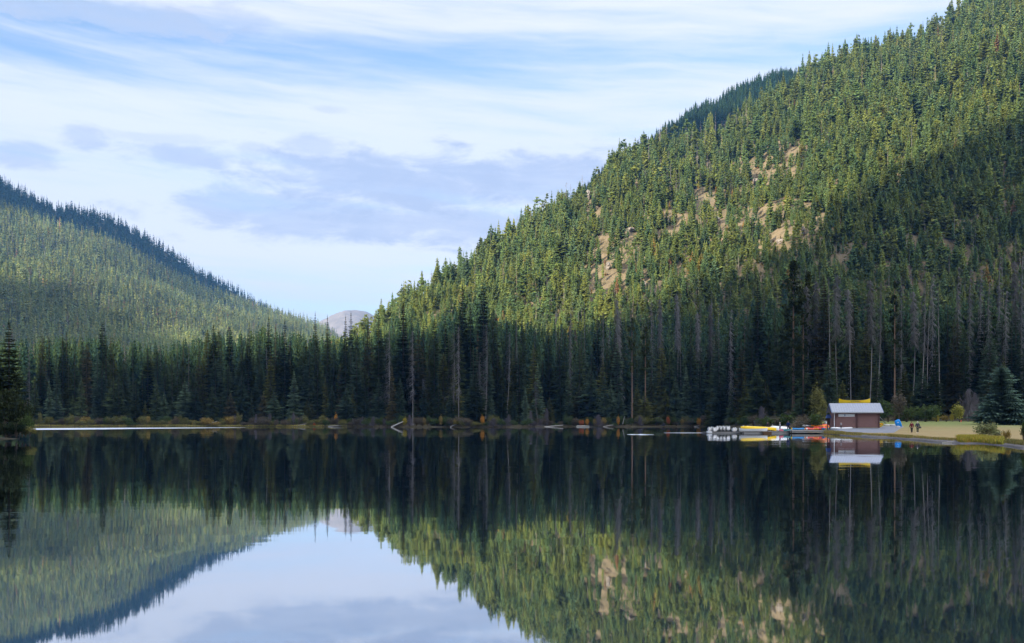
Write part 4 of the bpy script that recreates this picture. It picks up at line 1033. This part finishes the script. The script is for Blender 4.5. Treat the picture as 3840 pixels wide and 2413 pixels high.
for px, D, z, rz, L, Wd, mt, tip, roll, lab in (
    (2992, 176, KD, .12, 2.4, .74, m_blue, m_yel, .0, 'blue kayak with a yellow nose at the left end of the pile'),
    (3036, 182, KD + .52, .10, 2.7, .76, m_white, None, .12, 'white kayak on top of the left half of the pile'),
    (3022, 176, KD, 1.2, 2.3, .72, m_white, m_orange, 0, 'white kayak low behind the blue one'),
    (3040, 176.5, KD, .45, 2.3, .74, m_coral, None, .1, 'coral red kayak lying low under the white one'),
    (3074, 179.5, KD + .55, -.16, 3.0, .74, m_orange, None, .2, 'orange kayak slanting across the top of the pile'),
    (3094, 182, KD + .70, -.10, 2.7, .72, m_red, None, 0, 'red kayak on top of the right half of the pile'),
    (3062, 175.5, KD, .9, 2.1, .72, m_orange, None, 0, 'short orange kayak low in the middle of the pile'),
    (3076, 176.3, KD, .8, 2.2, .72, m_red, None, .1, 'red kayak low right of the short orange one'),
    (3088, 175.2, KD, 1.35, 2.4, .70, m_blue, None, 0, 'blue kayak end low right of the red one'),
    (3099, 176.8, KD + .04, 1.2, 2.4, .70, m_orange, None, 0, 'orange kayak end between the two blue ones'),
    (3109, 175.2, KD + .02, 1.1, 2.3, .72, m_blue, None, 0, 'rightmost blue kayak beside the long white one'),
    (3113, 181, KD + .56, .12, 2.6, .72, m_pink, None, 0, 'pinkish kayak on top of the right end of the pile'),
    (3050, 180.5, KD + .12, .22, 2.8, .74, m_coral, None, 0, 'second coral red kayak directly under the white one'),
    (3078, 178.0, KD + .20, .12, 2.8, .74, m_red, None, .1, 'red kayak sandwiched in the middle of the pile'),
    (3100, 178.4, KD + .28, -.05, 2.7, .72, m_orange, None, 0, 'orange kayak under the pinkish one'),
    (3092, 183.5, KD + .05, .1, 2.8, .72, m_coral, None, 0, 'coral kayak at the back of the pile'),
    (2932, 170.2, .35, .7, 1.7, .62, m_pink, None, .15, 'small pink kayak in front of the white rowboat'),
    (2948, 170.4, .35, .35, 1.9, .64, m_teal, None, .1, 'small teal kayak in front of the white rowboat')):
    kayak((float(U(px)) * D, D, z), rz, L, Wd, .40, mt, lab, tip, roll)
kayak((float(U(3156)) * 166.5, 166.5, .70), .03, 3.7, .70, .42, m_white, 'long white kayak lying alone in front of the shed', group='kayaks by the shed')
for px, lab in ((3097, 'left white canoe end showing over the kayak pile'), (3110, 'right white canoe end showing over the kayak pile')):
    canoe('canoe', 3.4, .62, .46, .16, m_white, (float(U(px)) * 190, 190, gz(px, 190) + .12), 1.3, lab, group='canoes on the bank', inner=m_alu)
canoe('canoe', 3.8, .82, .56, .2, m_yel, (float(U(3310)) * 170, 171.8, gz(3310, 170) + .10), PI / 2 - .55, 'yellow canoe tipped on its side by the right end of the shed', group='canoes on the bank', roll=.45)
# the blue dinghy standing on end
B = empty('dinghy', (float(U(3373)) * 174, 174, gz(3373, 174) + .0)); B.rotation_euler = (0, math.radians(-19), math.radians(-8))
tag(B, 'bright blue plastic dinghy standing on end on the lawn right of the shed', 'dinghy')
m_bblue = simple('bright blue plastic', (.0, .25, .72), .4, .05, 3, spec=.4)
rings = []
for z_, w_, d_ in ((.0, .40, .14), (.05, .46, .20), (.5, .50, .24), (.95, .48, .24), (1.25, .42, .20), (1.33, .34, .13)):
    rings.append([(w_ * math.copysign(abs(math.cos(a)) ** .35, math.cos(a)), d_ * math.copysign(abs(math.sin(a)) ** .6, math.sin(a)), z_) for a in [2 * PI * (j + .5) / 20 for j in range(20)]])
MB().quad_strip(rings).build('hull', m_bblue, B, True)
MB().ell((-.02, -.232, .86), (.10, .02, .09)).build('emblem', m_white, B)
MB().tube([(-.36, -.16, .12), (-.42, -.17, .7), (-.36, -.15, 1.2)], .03, 5).build('rubbing_strake', simple('deep blue trim', (.0, .09, .34), .5), B)
# timber rack behind the dock
R_ = empty('boat_rack', (float(U(2902)) * 205, 205, gz(2902, 205))); tag(R_, 'plain grey timber frame behind the people on the dock', 'boat rack')
m_rack = simple('grey rack timber', (.24, .22, .19), .9, .25, 2)
MB().box((0, 0, 1.72), (2.9, .5, .10)).build('crossbar', m_rack, R_)
for sx_ in (-1.25, 1.25): MB().box((sx_, 0, .83), (.10, .10, 1.72)).build('post', m_rack, R_)

# ------------------------------------------------------------------ the boat shed
S = empty('boat_shed', (float(U(3204)) * 170, 170, gz(3204, 170) - .02), math.radians(-10)); tag(S, 'brown plank boat shed with a pale blue-grey metal roof', 'shed')
WX, DY, WH = 7.3, 5.4, 2.62
m_wall = simple('brown painted planks', (.23, .122, .108), .85, .14, 3.0, stripes=(2, .17))
m_door = simple('brown plank door', (.25, .136, .120), .85, .12, 3.0, stripes=(2, .12))
m_post = simple('dark brown posts', (.13, .066, .058), .85, .2, 3)
m_roof = simple('pale blue metal roof', (.235, .262, .33), .35, .06, 1.2, spec=.5, stripes=(0, .41))
m_fascia = simple('grey fascia', (.42, .42, .42), .7, .1, 3)
w = MB()
w.box((0, 0, WH / 2), (WX, DY, WH))
for s_ in (-1, 1):      # gable ends
    b = len(w.v); x = s_ * WX / 2
    w.v += [(x, -DY / 2, WH), (x, DY / 2, WH), (x, 0, WH + 1.42), (x - s_ * .12, -DY / 2, WH), (x - s_ * .12, DY / 2, WH), (x - s_ * .12, 0, WH + 1.42)]
    w.f += [(b, b + 1, b + 2), (b + 3, b + 5, b + 4), (b, b + 2, b + 5, b + 3), (b + 1, b + 4, b + 5, b + 2)]
w.build('wall', m_wall, S)
RL = WX + .95; sl = 1.55 / (DY / 2 + .55)
for s_, nm in ((-1, 'roof'), (1, 'roof')):
    b = MB(); y0 = s_ * (DY / 2 + .55); z0 = WH + 1.50 - 1.55; zt = WH + 1.50
    P = [(-RL / 2, y0, z0), (RL / 2, y0, z0), (RL / 2, 0, zt), (-RL / 2, 0, zt)]
    b.v = P + [(p[0], p[1], p[2] + .07) for p in P]
    b.f = [(0, 1, 2, 3), (7, 6, 5, 4), (0, 4, 5, 1), (1, 5, 6, 2), (2, 6, 7, 3), (3, 7, 4, 0)]
    r_o = b.build(nm, m_roof, S)
    if s_ < 0:
        q = MB()
        for k in range(20): x = -RL / 2 + RL * (k + .5) / 20; q.tube([(x, y0, z0 + .085), (x, -.02, zt + .085)], .018, 4)
        q.build('seam', m_roof, r_o)
MB().box((0, -DY / 2 - .57, WH - .06), (RL, .04, .17)).build('fascia', m_fascia, S)
for s_ in (-1, 1):
    b = MB(); 
    b.tube([(s_ * (RL / 2 + .02), -DY / 2 - .55, WH - .07), (s_ * (RL / 2 + .02), 0, WH + 1.46), (s_ * (RL / 2 + .02), DY / 2 + .55, WH - .07)], .09, 4)
    b.build('barge_board', simple('blue grey barge board', (.10, .15, .28), .7), S)
yf = -DY / 2
for x0, x1 in ((-3.35, -.28), (.18, 3.25)):
    d = MB().box(((x0 + x1) / 2, yf - .03, 1.16), (x1 - x0, .05, 2.26)).build('door', m_door, S)
    MB().box((x1 - .25, yf - .075, 1.0), (.05, .05, .22)).build('handle', m_trim, d)
    MB().box(((x0 + x1) / 2, yf - .035, .055), (x1 - x0 + .05, .06, .07)).build('threshold', m_beam, d)
for x in (-3.58, -.05, 3.52): MB().box((x, yf - .06, WH / 2 - .02), (.20, .12, WH - .04)).build('post', m_post, S)
sg = MB().box((-1.72, yf - .10, 2.10), (2.62, .05, .42)).build('sign_board', m_white, S)
MB().box((-1.98, yf - .135, 2.12), (.17, .02, .27)).build('emblem', simple('slate blue emblem', (.16, .20, .34), .7), sg)
t = MB()
for k, x in enumerate(np.linspace(-2.85, -2.2, 6).tolist() + np.linspace(-1.7, -.65, 9).tolist()): t.box((x, yf - .132, 2.10), (.035, .015, .11 if k % 3 else .15))
t.build('lettering', simple('pale grey lettering', (.60, .63, .66), .8), sg)
MB().tube([(-3.70, yf - .20, WH - .1), (-3.70, yf - .20, .05)], .055, 8).build('downpipe', m_white, S)
MB().box((-3.70, yf - .28, WH - .02), (.12, .30, .12)).build('gutter_outlet', m_white, S)
canoe('canoe', 5.2, .90, .60, .36, m_yel, (float(U(3201)) * 173 + .05, 172.7, gz(3204, 170) + WH + 1.52), math.radians(-10), 'yellow canoe with dark lettering mounted on the ridge of the shed roof', group='canoes on display', lettering=True)
pl = MB().tube([P3(3284, 1550, 172.4), P3(3322, 1588.5, 178)], .07, 6).build('leaning_pole', simple('grey green pole', (.13, .15, .14), .8)); tag(pl, 'grey pole leaning against the right end of the shed', 'pole')
K = empty('notice_board', (float(U(3107)) * 171, 171, gz(3107, 171))); tag(K, 'brown notice board with a small blue roof left of the shed', 'notice board')
for sx_ in (-.20, .22): MB().box((sx_, 0, 1.1), (.12, .12, 2.2)).build('post', m_post, K)
MB().box((.01, -.02, 1.35), (.36, .06, 1.0)).build('panel', m_brown, K)
rb = MB(); rb.v = [(-.42, -.36, 2.02), (.42, -.36, 2.02), (.34, .0, 2.62), (-.34, .0, 2.62), (-.42, .36, 2.02), (.42, .36, 2.02)]; rb.f = [(0, 1, 2, 3), (3, 2, 5, 4), (0, 3, 4), (1, 5, 2), (0, 4, 5, 1)]
rb.build('roof', simple('blue board roof', (.07, .13, .36), .6), K)
m_rock = simple('pale boulders', (.42, .41, .38), .95, .3, 1.5)
rr = np.random.default_rng(8)
for k, (px, D, s_, lab) in enumerate(((3326, 182, .42, 'pale boulder just right of the yellow tipped canoe'), (3334, 183, .34, 'second pale boulder in the row toward the blue dinghy'), (3342, 182, .36, 'third pale boulder in the row toward the blue dinghy'), (3351, 179, .46, 'long low boulder left of the blue dinghy'), (3367, 171, .34, 'pale boulder at the foot of the blue dinghy'))):
    b = MB(); rg = []
    for i in range(7):
        th = -PI / 2 + PI * (i + .2) / 6.4; rg.append([(s_ * 1.5 * math.cos(th) * math.cos(a) * rr.uniform(.85, 1.12), s_ * math.cos(th) * math.sin(a) * rr.uniform(.85, 1.12), s_ * .62 * math.sin(th)) for a in [2 * PI * j / 9 for j in range(9)]])
    b.quad_strip(rg); tag(b.build('boulder', m_rock, None, True, (float(U(px)) * D, D, gz(px, D) + s_ * .25)), lab, 'boulder', 'boulders beside the gravel pad')
rp = MB().tube([(0, 0, 0), (0, 0, .34)], .09, 8); rp.ell((0, 0, .38), (.11, .11, .07)); tag(rp.build('marker_post', m_red, None, loc=(float(U(3604)) * 222, 222, gz(3604, 222))), 'small red marker post at the back of the lawn', 'post')
for px, row_, L, lab in ((3575, 1634, 1.3, 'short pale stick on the near lawn above the beach'), (3570, 1663, 1.9, 'pale stick at the waterline left of the yellow sedge')):
    D = 104 if row_ == 1634 else 97.5
    tag(MB().tube([(-L / 2, 0, 0), (0, .1, .03), (L / 2, -.05, .02)], [.05, .06, .03], 6).build('fallen_log', m_log, None, loc=(float(U(px)) * D, D, gz(px, D) + .06)), lab, 'log', 'fallen logs along the shore')

# ------------------------------------------------------------------ people
def skin_mesh(name, verts, edges, radii, mat, levels=1):
    me = bpy.data.meshes.new(name + '_cage'); me.from_pydata(verts, edges, [])
    o = bpy.data.objects.new(name + '_cage', me); COL.objects.link(o)
    md = o.modifiers.new('skin', 'SKIN'); md.use_smooth_shade = True
    if not me.skin_vertices:
        bmm = bmesh.new(); bmm.from_mesh(me); bmm.verts.layers.skin.verify(); bmm.to_mesh(me); bmm.free()
    for i, sv in enumerate(me.skin_vertices[0].data):
        r = radii[i]; sv.radius = r if hasattr(r, '__len__') else (r, r); sv.use_root = (i == 0)
    sb = o.modifiers.new('sub', 'SUBSURF'); sb.levels = levels; sb.render_levels = levels
    dg = bpy.context.evaluated_depsgraph_get(); dg.update()
    out = bpy.data.meshes.new_from_object(o.evaluated_get(dg), depsgraph=dg)
    bpy.data.objects.remove(o); out.name = name
    out.materials.clear(); out.materials.append(mat)
    return out
m_skin = simple('skin', (.50, .30, .22), .6, .06, 8)
def person(px, D, h, face, top, legs, hair, label, stride=.10, arms=((-.06, -.02), (.06, .02)), bend=0.0, hat=None, fat=1.0, zb=None):
    """face: heading angle (0 looks along +Y, away from us); built 1.7 m tall then scaled"""
    s = h / 1.72
    z = gz(px, D) if zb is None else zb
    root = empty('person', (float(U(px)) * D, D, z), face, (s, s, s)); tag(root, label, 'person')
    V = []; E = []; R = []
    def v(p, r, parent=None):
        V.append(p); R.append(r)
        if parent is not None: E.append((parent, len(V) - 1))
        return len(V) - 1
    b = bend
    hip = v((0, 0, .92), (.15, .11)); wst = v((0, .02 + b * .2, 1.08), (.13, .095), hip); ch = v((0, .02 + b * .55, 1.30), (.16, .11), wst); nk0 = v((0, .01 + b * .8, 1.46), (.075, .065), ch); nk = v((0, .02 + b * .9, 1.52), .055, nk0)
    hd = v((0, .03 + b, 1.60), (.072, .085), nk); cr = v((0, .03 + b, 1.685), (.062, .075), hd); ns = v((0, .115 + b, 1.60), .016, hd)
    for sx_ in (-1, 1): v((sx_ * .078, .03 + b, 1.60), .018, hd)
    J = {}
    for sx_ in (-1, 1):
        st = stride * sx_
        th = v((sx_ * .095, 0, .86), .088, hip); kn = v((sx_ * .10, st * .55 + .01, .49), .056, th); an = v((sx_ * .10, st * 1.0 - .02, .09), .038, kn); v((sx_ * .11, st + .06, .045), (.042, .035), an); v((sx_ * .115, st + .15, .03), (.036, .025), len(V) - 1)
        ax, ay = arms[0 if sx_ < 0 else 1]
        sh = v((sx_ * .19, .01 + b * .7, 1.40), .060, ch); el = v((sx_ * .25 + ax, -.02 + ay + b * .6, 1.12), .043, sh); wr = v((sx_ * .255 + ax * 1.6, .06 + ay * 3 + b * .6, .88), .030, el)
        pm = v((sx_ * .255 + ax * 1.7, .08 + ay * 3.3 + b * .6, .81), (.034, .020), wr); J[sx_] = V[pm]
        for k in range(4):
            p = Vector(V[pm]); q = p + Vector((.0, -.028 + .019 * k, -.055 + .004 * abs(k - 1.5))); f1 = v(tuple(q), .0095, pm); v(tuple(q + Vector((-sx_ * .012, .002, -.036 + .006 * abs(k - 1)))), .008, f1)
        p = Vector(V[wr]); t1 = v(tuple(p + Vector((-sx_ * .012, .04, -.05))), .011, pm); v(tuple(p + Vector((-sx_ * .018, .052, -.085))), .009, t1)
    body = link('body', skin_mesh('body', V, E, R, m_skin, 1), root)
    e_ = MB(); 
    for sx_ in (-1, 1): MB().ell((sx_ * .03, .105 + b, 1.625), (.012, .012, .010), 6, 4).build('eye', m_trim, root)
    # jacket
    JV = [(0, 0, .84), (0, .02 + b * .2, 1.06), (0, .02 + b * .55, 1.30), (0, .015 + b * .8, 1.455)]; JE = [(0, 1), (1, 2), (2, 3)]; JR = [(.175 * fat, .135 * fat), (.165 * fat, .13 * fat), (.185 * fat, .135 * fat), (.088, .08)]
    for sx_ in (-1, 1):
        ax, ay = arms[0 if sx_ < 0 else 1]; k = len(JV)
        JV += [(sx_ * .195, .01 + b * .7, 1.395), (sx_ * .25 + ax, -.02 + ay + b * .6, 1.12), (sx_ * .255 + ax * 1.5, .05 + ay * 2.7 + b * .6, .905)]; JE += [(2, k), (k, k + 1), (k + 1, k + 2)]; JR += [.080 * fat, .064 * fat, .050]
    link('jacket', skin_mesh('jacket', JV, JE, JR, top, 1), root)
    TV = [(0, 0, .94)]; TE = []; TR = [(.165, .125)]
    for sx_ in (-1, 1):
        st = stride * sx_; k = len(TV); TV += [(sx_ * .095, 0, .84), (sx_ * .10, st * .55 + .01, .49), (sx_ * .10, st - .02, .12)]; TE += [(0, k), (k, k + 1), (k + 1, k + 2)]; TR += [.105, .074, .062]
    link('trousers', skin_mesh('trousers', TV, TE, TR, legs, 1), root)
    for sx_ in (-1, 1): MB().ell((sx_ * .11, stride * sx_ + .055, .045), (.055, .135, .05), 8, 5).build('shoe', m_trim if hat is None else m_white, root)
    hm = MB(); hm.ell((0, .022 + b, 1.655), (.092, .108, .098), 10, 7); hm.build('hat' if hat else 'hair', hat or hair, root, True)
    return root, s
m_hair = simple('brown hair', (.08, .05, .035), .8, .2, 9); m_grey = simple('light hair', (.55, .53, .5), .8, .15, 9)
cm = lambda n_, c: simple(n_, c, .9, .15, 5)
person(3419, 149, 1.72, 0.05, cm('maroon jacket', (.13, .012, .025)), cm('black trousers', (.016, .016, .02)), m_hair, 'person in a maroon jacket and black trousers walking on the lawn', .10, fat=1.08)
person(3441, 149.5, 1.72, -.05, cm('slate navy jacket', (.035, .045, .075)), cm('dark green trousers', (.02, .04, .034)), m_grey, 'person in a slate jacket and white hat walking beside the maroon jacket', .08, hat=cm('white hat', (.75, .75, .72)), fat=1.12)
bg_ = MB().ell((0, 0, 0), (.24, .13, .16), 10, 7); bg_.tube([(-.05, 0, .12), (-.14, .0, .55)], .016, 5)
tag(bg_.build('shoulder_bag', m_trim, None, True, (float(U(3441)) * 149.5 + .32, 149.45, gz(3441, 149.5) + .86)), 'dark bag hanging at the hip of the person in the white hat', 'bag')
for px, lab in ((3408.5, 'hiking pole left of the person in the maroon jacket'), (3431.5, 'hiking pole between the two walkers')):
    z = gz(px, 149); x = float(U(px)) * 149
    o = MB().tube([(x, 149.35, z), (x + .05, 149.1, z + .92)], .013, 5).build('hiking_pole', simple('yellow green pole', (.34, .36, .10), .6)); tag(o, lab, 'hiking pole', 'hiking poles of the walkers')
person(2879, 174.2, 1.62, 2.6, cm('charcoal coat', (.03, .03, .036)), cm('navy trousers', (.02, .03, .07)), m_hair, 'person in a charcoal coat standing behind the yellow upturned canoe', .03, zb=.34)
person(2897, 174.0, 1.12, 2.9, cm('pale green top', (.42, .45, .34)), cm('olive trousers', (.07, .07, .05)), m_grey, 'small child in a pale top behind the yellow canoe', .03, zb=.40)
person(2925, 172.0, 1.56, 1.3, cm('light grey jacket', (.42, .43, .46)), cm('blue black trousers', (.012, .02, .05)), m_grey, 'person in a light grey jacket standing before the white rowboat', .06, zb=.35)
person(2956, 170.5, 1.78, 2.2, cm('navy jacket', (.010, .026, .11)), cm('blue black trousers', (.012, .02, .05)), m_hair, 'tall person in a bulky navy jacket at the left end of the kayak pile', .12, fat=1.35, zb=.35)
person(3154, 165.0, 1.18, .6, cm('faded grey top', (.24, .23, .25)), cm('black trousers', (.016, .016, .02)), m_hair, 'child in a grey top standing in front of the left shed door', .05)

# ------------------------------------------------------------------ air
hz = MB().box((0, 1700, 645), (9000, 7000, 1310))
hm_, ht, ho = new_mat('pale mountain air')
pv = ht.add('ShaderNodeVolumePrincipled'); pv.inputs['Color'].default_value = (.17, .45, 1.0, 1); pv.inputs['Density'].default_value = 0.00007; pv.inputs['Anisotropy'].default_value = 0.0
ht.l.new(pv.outputs[0], ho.inputs['Volume'])
tag(hz.build('haze', hm_), 'thin blue air over the valley', 'haze', kind='stuff')
